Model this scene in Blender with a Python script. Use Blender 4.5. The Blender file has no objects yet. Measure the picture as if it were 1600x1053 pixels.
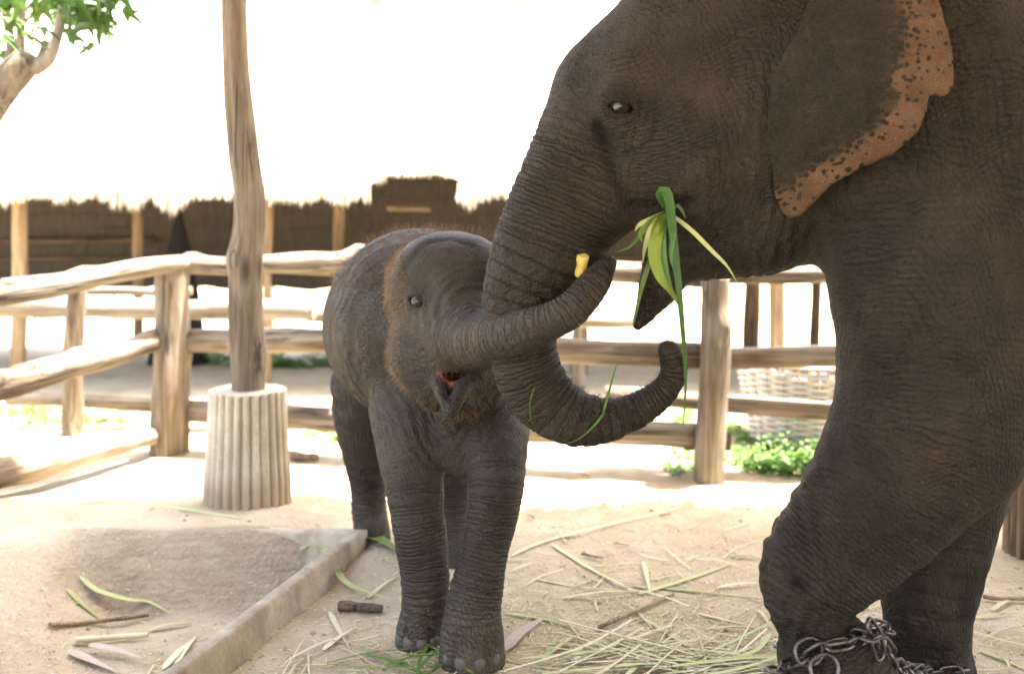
import bpy, bmesh, math, random
import numpy as np
from mathutils import Vector, Matrix, Quaternion

C = bpy.context.scene.collection
R = math.radians
rng = np.random.default_rng(7)
random.seed(7)

# ------------------------------------------------------------------ camera
F, HZ, CH = 1500.0, 350.0, 1.35            # focal length (px of a 1600 px frame), horizon row, eye height
cam_d = bpy.data.cameras.new('camera')
cam = bpy.data.objects.new('camera', cam_d); C.objects.link(cam)
cam.location = (0, 0, CH); cam.rotation_euler = (R(90), 0, 0)
cam_d.sensor_width = 36; cam_d.lens = 36 * F / 1600
cam_d.shift_y = -(526.5 - HZ) / 1600
cam_d.clip_end = 900; cam_d.clip_start = 0.05
cam_d.dof.use_dof = True; cam_d.dof.focus_distance = 2.72; cam_d.dof.aperture_fstop = 1.7
bpy.context.scene.camera = cam

# ------------------------------------------------------------------ sky, sun, exposure
SUN_EL, SUN_AZ = R(74), R(80)              # azimuth measured from +Y towards +X
w = bpy.data.worlds.new('World'); bpy.context.scene.world = w; w.use_nodes = True
nt = w.node_tree; nt.nodes.clear()
sky = nt.nodes.new('ShaderNodeTexSky'); sky.sky_type = 'NISHITA'; sky.sun_disc = False
sky.sun_elevation = SUN_EL; sky.sun_rotation = SUN_AZ; sky.dust_density = 4.0; sky.air_density = 1.0; sky.ozone_density = 0.6
bg = nt.nodes.new('ShaderNodeBackground'); bg.inputs['Strength'].default_value = 0.11
wo = nt.nodes.new('ShaderNodeOutputWorld')
nt.links.new(sky.outputs[0], bg.inputs[0]); nt.links.new(bg.outputs[0], wo.inputs[0])
sd = bpy.data.lights.new('sun', 'SUN'); sd.energy = 4.6; sd.angle = R(0.53); sd.color = (1.0, 0.94, 0.86)
sun = bpy.data.objects.new('sun', sd); C.objects.link(sun)
sdir = Vector((math.sin(SUN_AZ) * math.cos(SUN_EL), math.cos(SUN_AZ) * math.cos(SUN_EL), math.sin(SUN_EL)))
sun.rotation_euler = sdir.to_track_quat('Z', 'Y').to_euler(); sun.location = (3, 2, 12)
sc = bpy.context.scene
sc.view_settings.view_transform = 'Standard'; sc.view_settings.look = 'None'
sc.view_settings.exposure = 3.8; sc.view_settings.gamma = 1.0; sc.view_settings.use_curve_mapping = False
sc.view_settings.use_white_balance = True; sc.view_settings.white_balance_temperature = 6850; sc.view_settings.white_balance_tint = 10   # warm colour film
sc.render.engine = 'CYCLES'
sc.cycles.max_bounces = 8; sc.cycles.diffuse_bounces = 5
sc.cycles.use_denoising = True
sc.cycles.sample_clamp_indirect = 6

def at(px, py, Y):                          # photo pixel + distance -> place in the world
    return np.array([(px - 800) * Y / F, Y, CH - (py - HZ) * Y / F])
def onground(px, py, z=0.0):
    Y = (CH - z) * F / (py - HZ)
    return np.array([(px - 800) * Y / F, Y, z])

# ------------------------------------------------------------------ object helpers
def setp(o, label=None, cat=None, group=None, kind=None):
    if label: o['label'] = label
    if cat: o['category'] = cat
    if group: o['group'] = group
    if kind: o['kind'] = kind
    return o
def link(name, me, mat=None, parent=None, matrix=None):
    o = bpy.data.objects.new(name, me); C.objects.link(o)
    if mat is not None and me is not None and len(me.materials) == 0: me.materials.append(mat)
    if parent is not None: o.parent = parent
    if matrix is not None: o.matrix_local = matrix
    return o
def thing(name, label, cat, loc=(0, 0, 0), group=None):
    o = bpy.data.objects.new(name, None); C.objects.link(o); o.location = loc; o.empty_display_size = .1
    return setp(o, label, cat, group)
def mesh_np(name, V, Fc, smooth=True):
    me = bpy.data.meshes.new(name)
    V = np.asarray(V, dtype=np.float32); Fc = np.asarray(Fc, dtype=np.int32)
    n, k = Fc.shape
    me.vertices.add(len(V)); me.vertices.foreach_set('co', V.ravel())
    me.loops.add(n * k); me.loops.foreach_set('vertex_index', Fc.ravel())
    me.polygons.add(n); me.polygons.foreach_set('loop_start', np.arange(0, n * k, k, dtype=np.int32))
    me.polygons.foreach_set('loop_total', np.full(n, k, dtype=np.int32))
    me.polygons.foreach_set('use_smooth', np.full(n, smooth, dtype=bool))
    me.update(calc_edges=True); me.validate()
    return me
def attr(me, name, vals):
    a = me.attributes.new(name, 'FLOAT', 'POINT'); a.data.foreach_set('value', np.asarray(vals, dtype=np.float32))

# ------------------------------------------------------------------ numpy noise
def _h(ix, iy, iz):
    n = (ix * 374761393 + iy * 668265263 + iz * 1274126177).astype(np.int64)
    n = (n ^ (n >> 13)) * 1103515245 & 0x7fffffff
    n = (n ^ (n >> 16)) & 0xffff
    return n / 32767.5 - 1.0
def vnoise(P):
    P = np.asarray(P, dtype=np.float64); i = np.floor(P).astype(np.int64); f = P - i; u = f * f * (3 - 2 * f)
    r = 0
    for dx in (0, 1):
        for dy in (0, 1):
            for dz in (0, 1):
                wgt = (u[:, 0] if dx else 1 - u[:, 0]) * (u[:, 1] if dy else 1 - u[:, 1]) * (u[:, 2] if dz else 1 - u[:, 2])
                r = r + wgt * _h(i[:, 0] + dx, i[:, 1] + dy, i[:, 2] + dz)
    return r
def fbm(P, o=3):
    r, a = 0, 1.0
    for k in range(o): r = r + a * vnoise(P * 2 ** k + 17.3 * k); a *= .5
    return r
def sstep(a, b, x):
    t = np.clip((x - a) / (b - a), 0, 1); return t * t * (3 - 2 * t)

# ------------------------------------------------------------------ node helpers
def newmat(name):
    m = bpy.data.materials.new(name); m.use_nodes = True; n = m.node_tree; n.nodes.clear()
    out = n.nodes.new('ShaderNodeOutputMaterial'); b = n.nodes.new('ShaderNodeBsdfPrincipled')
    n.links.new(b.outputs[0], out.inputs[0]); b.inputs['Roughness'].default_value = .8
    if 'Specular IOR Level' in b.inputs: b.inputs['Specular IOR Level'].default_value = .3
    return m, n, b
class NB:
    def __init__(s, n): s.n = n
    def node(s, t, **kw):
        x = s.n.nodes.new(t)
        for k, v in kw.items(): setattr(x, k, v)
        return x
    def L(s, a, b): s.n.links.new(a, b)
    def inp(s, sock, v):
        if hasattr(v, 'is_linked') or isinstance(v, bpy.types.NodeSocket): s.L(v, sock)
        else: sock.default_value = v
    def math(s, op, a, b=0.0, c=0.0, clamp=False):
        x = s.node('ShaderNodeMath', operation=op, use_clamp=clamp); s.inp(x.inputs[0], a); s.inp(x.inputs[1], b); s.inp(x.inputs[2], c); return x.outputs[0]
    def obj(s): return s.node('ShaderNodeTexCoord').outputs['Object']
    def map(s, v, sc=(1, 1, 1), rot=(0, 0, 0)):
        x = s.node('ShaderNodeMapping'); s.L(v, x.inputs[0]); x.inputs['Scale'].default_value = sc; x.inputs['Rotation'].default_value = rot; return x.outputs[0]
    def noise(s, v, scale=5, det=4, rough=.55, dist=0.0):
        x = s.node('ShaderNodeTexNoise'); s.L(v, x.inputs['Vector']); x.inputs['Scale'].default_value = scale
        x.inputs['Detail'].default_value = det; x.inputs['Roughness'].default_value = rough; x.inputs['Distortion'].default_value = dist; return x.outputs[0]
    def vor(s, v, scale=5, feat='F1', rnd=1.0):
        x = s.node('ShaderNodeTexVoronoi', feature=feat); s.L(v, x.inputs['Vector']); x.inputs['Scale'].default_value = scale; x.inputs['Randomness'].default_value = rnd; return x.outputs['Distance']
    def ramp(s, f, stops):
        x = s.node('ShaderNodeValToRGB'); s.L(f, x.inputs[0]); e = x.color_ramp.elements
        while len(e) < len(stops): e.new(.5)
        for i, (p, c) in enumerate(stops):
            e[i].position = p; e[i].color = (c[0], c[1], c[2], 1) if hasattr(c, '__len__') else (c, c, c, 1)
        return x.outputs[0]
    def mix(s, f, a, b):
        x = s.node('ShaderNodeMix', data_type='RGBA'); s.inp(x.inputs[0], f)
        for sk, v in ((x.inputs[6], a), (x.inputs[7], b)):
            if isinstance(v, tuple): sk.default_value = (v[0], v[1], v[2], 1)
            else: s.L(v, sk)
        return x.outputs[2]
    def attr(s, nm): return s.node('ShaderNodeAttribute', attribute_name=nm).outputs['Fac']
    def bump(s, h, dist, strength=1.0, b=None):
        x = s.node('ShaderNodeBump'); s.L(h, x.inputs['Height']); x.inputs['Distance'].default_value = dist; x.inputs['Strength'].default_value = strength
        if b is not None: s.L(x.outputs[0], b.inputs['Normal'])
        return x.outputs[0]

def wood_mat(name, c0, c1, c2, crack=.5):
    m, n, b = newmat(name); q = NB(n); o = q.obj()
    inf = q.node('ShaderNodeObjectInfo')
    off = q.node('ShaderNodeVectorMath', operation='ADD'); q.L(o, off.inputs[0])
    rv = q.node('ShaderNodeCombineXYZ')
    for i in range(3): q.L(q.math('MULTIPLY', inf.outputs['Random'], 31.0 + 7 * i), rv.inputs[i])
    q.L(rv.outputs[0], off.inputs[1]); v = off.outputs[0]
    g = q.noise(q.map(v, (24, 24, 1.3)), 1, 7, .66, .6)
    big = q.noise(q.map(v, (3, 3, 1.5)), 1, 3)
    col = q.ramp(g, [(.26, c0), (.5, c1), (.74, c2)])
    ck = q.ramp(q.noise(q.map(v, (34, 34, .9)), 1, 3, .5, .3), [(.455, 0), (.492, 1), (.508, 1), (.545, 0)]); ck = q.math('MULTIPLY', ck, q.ramp(q.noise(q.map(v, (6, 6, 2)), 1, 2), [(.45, 0), (.6, 1)]))
    kn = q.ramp(q.vor(q.map(v, (5.5, 5.5, 2.2)), 1), [(.07, 1), (.2, 0)])
    col = q.mix(q.math('MULTIPLY', ck, .8), col, (c0[0] * .35, c0[1] * .33, c0[2] * .3)); col = q.mix(q.math('MULTIPLY', kn, .75), col, (c0[0] * .5, c0[1] * .45, c0[2] * .4))
    stain = q.ramp(big, [(.38, (.5, .42, .33)), (.58, (1, 1, 1))])
    mm = q.node('ShaderNodeMix', data_type='RGBA', blend_type='MULTIPLY'); mm.inputs[0].default_value = .75
    q.L(col, mm.inputs[6]); q.L(stain, mm.inputs[7]); q.L(mm.outputs[2], b.inputs['Base Color'])
    q.bump(q.math('SUBTRACT', q.math('ADD', g, q.math('MULTIPLY', big, .6)), q.math('MULTIPLY', ck, .8)), .016, crack, b); b.inputs['Roughness'].default_value = .85
    return m
M = {}
M['log'] = wood_mat('bleached log', (.075, .056, .038), (.18, .147, .108), (.31, .272, .225), 1.0)
M['log_grey'] = wood_mat('grey log', (.10, .085, .068), (.20, .175, .143), (.29, .26, .225))
M['pole'] = wood_mat('pole wood', (.062, .046, .03), (.155, .122, .085), (.25, .208, .155), 1.0)
M['dark_wood'] = wood_mat('dark wood', (.05, .035, .025), (.10, .07, .045), (.15, .11, .07))
M['tan_wood'] = wood_mat('tan wood', (.16, .11, .068), (.27, .20, .125), (.36, .28, .185))
M['stick'] = wood_mat('stick', (.05, .035, .025), (.12, .085, .06), (.2, .15, .11))

def straw_mat(name, cs, trans=.25, rough=.6, grain=(9, 60, 9)):
    m, n, b = newmat(name); q = NB(n); inf = q.node('ShaderNodeObjectInfo')
    g = q.noise(q.map(q.obj(), grain), 1, 3)
    r = q.math('FRACT', q.math('ADD', inf.outputs['Random'], q.math('MULTIPLY', g, .55)))
    k = [(i / max(1, len(cs) - 1), c) for i, c in enumerate(cs)]
    col = q.ramp(r, k); q.L(col, b.inputs['Base Color']); b.inputs['Roughness'].default_value = rough
    if trans:
        t = q.node('ShaderNodeBsdfTranslucent'); q.L(col, t.inputs[0]); mx = q.node('ShaderNodeMixShader'); mx.inputs[0].default_value = trans
        q.L(b.outputs[0], mx.inputs[1]); q.L(t.outputs[0], mx.inputs[2]); q.L(mx.outputs[0], n.nodes['Material Output'].inputs[0])
    return m
M['dry'] = straw_mat('dry straw', [(.52, .45, .28), (.62, .56, .40), (.56, .52, .30), (.44, .35, .21)])
M['green'] = straw_mat('green blade', [(.07, .15, .025), (.12, .21, .04), (.19, .25, .07)], .3, .5)
M['palegreen'] = straw_mat('pale green blade', [(.33, .40, .14), (.46, .48, .24), (.40, .42, .16)], .3, .5)
M['blade'] = straw_mat('fodder blade', [(.04, .105, .02), (.075, .165, .03), (.10, .195, .045), (.05, .12, .025)], .3, .45, (170, 170, 6))
M['blade_light'] = straw_mat('young fodder blade', [(.11, .18, .02), (.17, .25, .035), (.22, .29, .05), (.13, .2, .025)], .3, .45, (150, 150, 6))
M['leaf'] = straw_mat('leaf', [(.022, .065, .012), (.042, .10, .017), (.085, .135, .024)], .25, .45)
M['leaf_low'] = straw_mat('low leaf', [(.06, .15, .02), (.10, .22, .04), (.17, .26, .05)], .35, .5)
M['husk'] = straw_mat('husk', [(.36, .30, .23), (.42, .36, .29), (.32, .26, .2)], .2, .6)
M['cane'] = straw_mat('cane', [(.55, .40, .10), (.62, .48, .16)], .1, .5)

def thatch_mat(name, c0, c1):
    m, n, b = newmat(name); q = NB(n); o = q.obj()
    g = q.noise(q.map(o, (45, 5, 5)), 1, 5, .65); big = q.noise(o, .8, 3)
    f = q.math('ADD', q.math('MULTIPLY', g, .8), q.math('MULTIPLY', big, .2))
    q.L(q.ramp(f, [(.32, c0), (.68, c1)]), b.inputs['Base Color']); q.bump(g, .02, .8, b); b.inputs['Roughness'].default_value = .85
    return m
M['thatch'] = thatch_mat('thatch', (.44, .38, .28), (.64, .58, .47))
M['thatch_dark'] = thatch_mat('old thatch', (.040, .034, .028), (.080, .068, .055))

# ------------------------------------------------------------------ ground with the sunken trough
KA, KB = onground(562, 832, .1), onground(225, 1090, .1)     # the kerb's back and front ends
def kerb_side(X, Y):
    d = (KB - KA)[:2]; d = d / np.linalg.norm(d)
    return (X - KA[0]) * d[1] - (Y - KA[1]) * d[0]             # >0 on the trough side? checked below
def ground_z(X, Y):
    X = np.asarray(X, float); Y = np.asarray(Y, float)
    P = np.stack([X * 1.0, Y * 1.0, np.zeros_like(X)], -1).reshape(-1, 3)
    near = np.exp(-((X / 9) ** 2 + ((Y - 4) / 9) ** 2))
    nz = (fbm(P * 1.3, 3) * .014 + fbm(P * 6, 3) * .007).reshape(X.shape) * near
    s = kerb_side(X, Y)
    s = s if kerb_side(-2.0, 3.2) > 0 else -s
    inside = sstep(.0, .02, s)
    bank = sstep(.08, .45, s + .03 * np.sin(Y * 9)) * sstep(5.0, 4.2, Y) * .085
    lip = .085 * inside
    pit = (sstep(4.03, 3.80, Y + .03 * np.sin(X * 5) + .05 * sstep(-.9, -1.6, X)) ** .8) * sstep(-2.0, -1.45, X + .1 * (Y - 3.4)) * inside
    pit2 = sstep(4.02, 3.98, Y)
    z = np.where(Y > 4.0, bank, lip * pit2 + bank * (1 - pit2)) - .27 * pit * (1 - .25 * sstep(3.4, 2.7, Y))
    heap = .05 * np.exp(-(((X + .50) / .13) ** 2 + ((Y - 3.78) / .22) ** 2))      # loose earth against the kerb's end
    z = z + nz + heap * (1 - inside)
    return z * sstep(30, 12, np.abs(Y)) * sstep(30, 12, np.abs(X))
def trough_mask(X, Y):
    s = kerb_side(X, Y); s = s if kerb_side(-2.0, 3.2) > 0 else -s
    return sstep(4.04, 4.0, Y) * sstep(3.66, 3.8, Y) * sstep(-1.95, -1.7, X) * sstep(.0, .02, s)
def axis(fine0, fine1, step, lo, hi):
    a = list(np.arange(fine0, fine1 + step / 2, step)); x, st = a[-1], step
    while x < hi: st *= 1.35; x += st; a.append(x)
    x, st = a[0], step
    while x > lo: st *= 1.35; x -= st; a.insert(0, x)
    return np.array(a)
gx, gy = axis(-3.2, 3.0, .03, -400, 400), axis(2.2, 6.2, .03, -200, 500)
GX, GY = np.meshgrid(gx, gy, indexing='ij')
V = np.stack([GX, GY, ground_z(GX, GY)], -1).reshape(-1, 3)
i, j = np.meshgrid(np.arange(len(gx) - 1), np.arange(len(gy) - 1), indexing='ij'); a = (i * len(gy) + j).ravel()
Fq = np.stack([a, a + len(gy), a + len(gy) + 1, a + 1], 1)
m, n, b = newmat('dusty earth'); q = NB(n); o = q.obj()
big = q.noise(o, .9, 5, .6); mid = q.noise(o, 6, 6, .65); fine = q.noise(o, 60, 4, .7)
f = q.math('ADD', q.math('MULTIPLY', big, .45), q.math('ADD', q.math('MULTIPLY', mid, .4), q.math('MULTIPLY', fine, .15)))
col = q.ramp(f, [(.34, (.31, .24, .15)), (.5, (.41, .335, .225)), (.64, (.48, .41, .30))])
speck = q.ramp(q.vor(o, 38), [(.05, 1.0), (.12, 0.0)])
col = q.mix(q.math('MULTIPLY', speck, q.ramp(mid, [(.5, 0), (.62, .7)])), col, (.12, .085, .055))
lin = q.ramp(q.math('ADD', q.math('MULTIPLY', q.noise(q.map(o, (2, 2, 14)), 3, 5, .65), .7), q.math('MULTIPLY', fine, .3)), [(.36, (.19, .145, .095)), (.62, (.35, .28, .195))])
col = q.mix(q.math('MULTIPLY', q.attr('lining_shade'), .85), col, lin)  # concrete lining, with the far wall's shade put into its darker colour
grit = q.ramp(q.vor(o, 120), [(.12, 1.0), (.3, 0.0)]); grit = q.math('MULTIPLY', grit, q.ramp(q.noise(o, 11, 2), [(.45, 0), (.6, 1)]))
col = q.mix(q.math('MULTIPLY', grit, .35), col, (.2, .15, .10))
damp = q.ramp(q.noise(o, 1.7, 4, .6), [(.54, 0), (.68, .45)]); col = q.mix(damp, col, (.28, .21, .135))
q.L(col, b.inputs['Base Color'])
q.bump(q.math('ADD', q.math('MULTIPLY', mid, 1.6), q.math('ADD', q.math('MULTIPLY', fine, .6), q.math('ADD', q.math('MULTIPLY', speck, .15), q.math('MULTIPLY', grit, .2)))), .03, .9, b); b.inputs['Roughness'].default_value = .95
M['ground'] = m
gme = mesh_np('ground', V, Fq); attr(gme, 'lining_shade', trough_mask(GX, GY).ravel()); setp(link('ground', gme, M['ground']), kind='structure')
def gz(x, y): return float(ground_z(np.array([x]), np.array([y]))[0])

# concrete
def concrete_mat(name, c0, c1, dirt=0.0):
    m, n, b = newmat(name); q = NB(n); o = q.obj()
    a1 = q.noise(o, 5, 6, .65); a2 = q.noise(o, 90, 3)
    sp_ = q.node('ShaderNodeSeparateXYZ'); q.L(o, sp_.inputs[0]); stn = q.noise(q.map(o, (9, 9, 1.2)), 1, 4, .6)
    colc = q.ramp(q.math('ADD', q.math('MULTIPLY', a1, .75), q.math('MULTIPLY', a2, .25)), [(.35, c0), (.62, c1)])
    colc = q.mix(q.ramp(stn, [(.48, 0), (.68, .55)]), colc, (c0[0] * .62, c0[1] * .58, c0[2] * .52))
    foot = q.math('SUBTRACT', 1.0, q.math('MULTIPLY', q.math('ADD', sp_.outputs[2], q.math('MULTIPLY', a1, -.16)), 9.0), 0, True)
    colc = q.mix(q.math('MULTIPLY', foot, dirt, 0, True), colc, (.25, .18, .115)); q.L(colc, b.inputs['Base Color'])
    q.bump(q.math('ADD', a1, q.math('MULTIPLY', a2, .3)), .01, .6, b); b.inputs['Roughness'].default_value = .9
    return m
M['kerb'] = concrete_mat('dirty concrete', (.23, .185, .13), (.40, .335, .25))
M['footing'] = concrete_mat('footing concrete', (.33, .285, .205), (.50, .45, .355), .8)
def edging(A, B, prof, side, name, parent):
    d = (B - A); L = np.linalg.norm(d[:2]); d = d / np.linalg.norm(d); sv = np.array([-d[1], d[0], 0]); sv /= np.linalg.norm(sv)
    if sv @ side < 0: sv = -sv
    N = 70; k = len(prof); V = []
    for i in range(N + 1):
        p = A + d * L * i / N
        for (u, z) in prof: V.append(p + sv * u + np.array([0, 0, z]))
    V = np.array(V); nn = (vnoise(V * 9) * .009 + vnoise(V * 30) * .004)[:, None]; V = V + sv * nn + np.array([0, 0, .8]) * nn
    Fq = [(i * k + j, i * k + j + 1, (i + 1) * k + j + 1, (i + 1) * k + j) for i in range(N) for j in range(k - 1)]
    me = bpy.data.meshes.new(name); me.from_pydata([tuple(v) for v in V], [], Fq + [tuple(range(k))[::-1], tuple(N * k + j for j in range(k))])
    for p in me.polygons: p.use_smooth = True
    me.update()
    bm = bmesh.new(); bm.from_mesh(me); bmesh.ops.recalc_face_normals(bm, faces=bm.faces); bm.to_mesh(me); bm.free()
    link(name, me, M['kerb'], parent, Matrix.Translation(parent.location).inverted())
def trough():
    t = thing('feeding_trough', 'sunken dusty concrete trough with a low kerb running towards the calf feet', 'trough', (float(KA[0]), float(KA[1]), 0))
    d = (KB - KA) / np.linalg.norm((KB - KA)[:2])
    edging(KA, KB + d * 1.4, [(-.036, -.4), (-.033, -.02), (-.030, .004), (-.025, .010), (.008, .008), (.014, .004), (.018, -.006), (.028, -.06), (.040, -.12), (.044, -.4)], np.array([1., 0, 0]), 'kerb', t)
    edging(KA + np.array([.01, .03, -.012]), onground(95, 812, .072) + np.array([0, 0, -.012]), [(-.06, -.1), (-.055, -.005), (-.03, .004), (.004, .003), (.014, -.008), (.035, -.07), (.075, -.15), (.10, -.3)], np.array([0, -1., 0]), 'rim', t)
trough()

# ------------------------------------------------------------------ logs
def log_mesh(name, L, r0, r1, seed, bend=.02, bumps=.08, seg=22, sides=14, knots=()):
    """a log along local Z from 0 to L"""
    rs = np.random.default_rng(seed); ph = rs.uniform(0, 6.28, 4)
    V = []
    tt, aa = np.meshgrid(np.arange(seg + 1) / seg, 2 * math.pi * np.arange(sides) / sides, indexing='ij')
    PP = np.stack([np.cos(aa) * 1.3 + seed, np.sin(aa) * 1.3, tt * L * 3.5], -1).reshape(-1, 3); n1, n2 = vnoise(PP).reshape(tt.shape), vnoise(PP * 2.7).reshape(tt.shape)
    for i in range(seg + 1):
        t = i / seg; r = r0 + (r1 - r0) * t
        cx = bend * math.sin(math.pi * t + ph[0] * .2) + bend * .45 * math.sin(7 * t + ph[1]); cy = bend * .6 * math.sin(3.1 * t + ph[2]) + bend * .35 * math.sin(9 * t + ph[3])
        for s in range(sides):
            an = 2 * math.pi * s / sides
            rr = r * (1 + bumps * n1[i, s] + bumps * .5 * n2[i, s])
            for (kt, ka, kr) in knots:
                rr += kr * math.exp(-((t - kt) * L / .07) ** 2) * max(0, math.cos(an - ka)) ** 3
            V.append((cx + rr * math.cos(an), cy + rr * math.sin(an), t * L))
    n = len(V); V.append((V[0][0] * 0 + sum(v[0] for v in V[:sides]) / sides, sum(v[1] for v in V[:sides]) / sides, -.004)); 
    V.append((sum(v[0] for v in V[n - sides:n]) / sides, sum(v[1] for v in V[n - sides:n]) / sides, L + .004))
    Fc = [(i * sides + s, i * sides + (s + 1) % sides, (i + 1) * sides + (s + 1) % sides, (i + 1) * sides + s) for i in range(seg) for s in range(sides)]
    Fc += [(n, (s + 1) % sides, s) for s in range(sides)] + [(n + 1, seg * sides + s, seg * sides + (s + 1) % sides) for s in range(sides)]
    me = bpy.data.meshes.new(name); me.from_pydata(V, [], Fc)
    for p in me.polygons: p.use_smooth = len(p.vertices) == 4
    me.update(); return me
def along(a, b):
    a, b = Vector(a), Vector(b); qd = (b - a).to_track_quat('Z', 'Y'); return Matrix.Translation(a) @ qd.to_matrix().to_4x4()
_ls = [100]
def log(name, a, b, r0, r1, mat, parent, bend=.02, bumps=.13, knots=(), seg=26):
    _ls[0] += 1; a = np.asarray(a, float); b = np.asarray(b, float)
    mtx = along(a, b)
    if parent is not None: mtx = Matrix.Translation(parent.location).inverted() @ mtx
    return link(name, log_mesh(name, float(np.linalg.norm(b - a)), r0, r1, _ls[0], bend, bumps, seg, 14, knots), mat, parent, mtx)

# ------------------------------------------------------------------ shelter overhead (its roof shades the elephants)
def overhead():
    p = np.array([[-1.75, 4.72], [6.5, 4.66], [6.5, -9.0], [-1.75, -9.0]])  # unseen roof, lengthened far behind the camera to cut the front light
    zt = [3.7, 3.7, 3.5, 3.5]
    V = [(x, y, z) for (x, y), z in zip(p, zt)] + [(x, y, z + .18) for (x, y), z in zip(p, zt)]
    me = bpy.data.meshes.new('shelter_roof'); me.from_pydata(V, [], [(3, 2, 1, 0), (4, 5, 6, 7), (0, 1, 5, 4), (1, 2, 6, 5), (2, 3, 7, 6), (3, 0, 4, 7)]); me.update()
    V2, F2 = list(V), [tuple(p.vertices) for p in me.polygons]
    for _ in range(1500):  # ragged straw added along the unseen edge to break up its shadow
        t = rng.random(); x = -1.75 + 8.25 * t; y = 4.72 - .06 * t; wd = rng.uniform(.01, .05); L = .05 + .22 * max(0, vnoise(np.array([[x * 2.3, 3, 0]]))[0] + .3) * rng.random() + .12 * rng.random() ** 2; k = len(V2)
        V2 += [(x - wd, y - .02, 3.75), (x + wd, y - .02, 3.75), (x, y - .02, 3.79), (x + rng.normal(0, .03), y + L, 3.70 - .35 * L)]; F2 += [(k, k + 1, k + 3), (k + 1, k + 2, k + 3), (k + 2, k, k + 3)]
    me = bpy.data.meshes.new('shelter_roof'); me.from_pydata(V2, [], F2); me.update()
    setp(link('shelter_roof', me, M['thatch']), kind='structure')
overhead()

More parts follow.
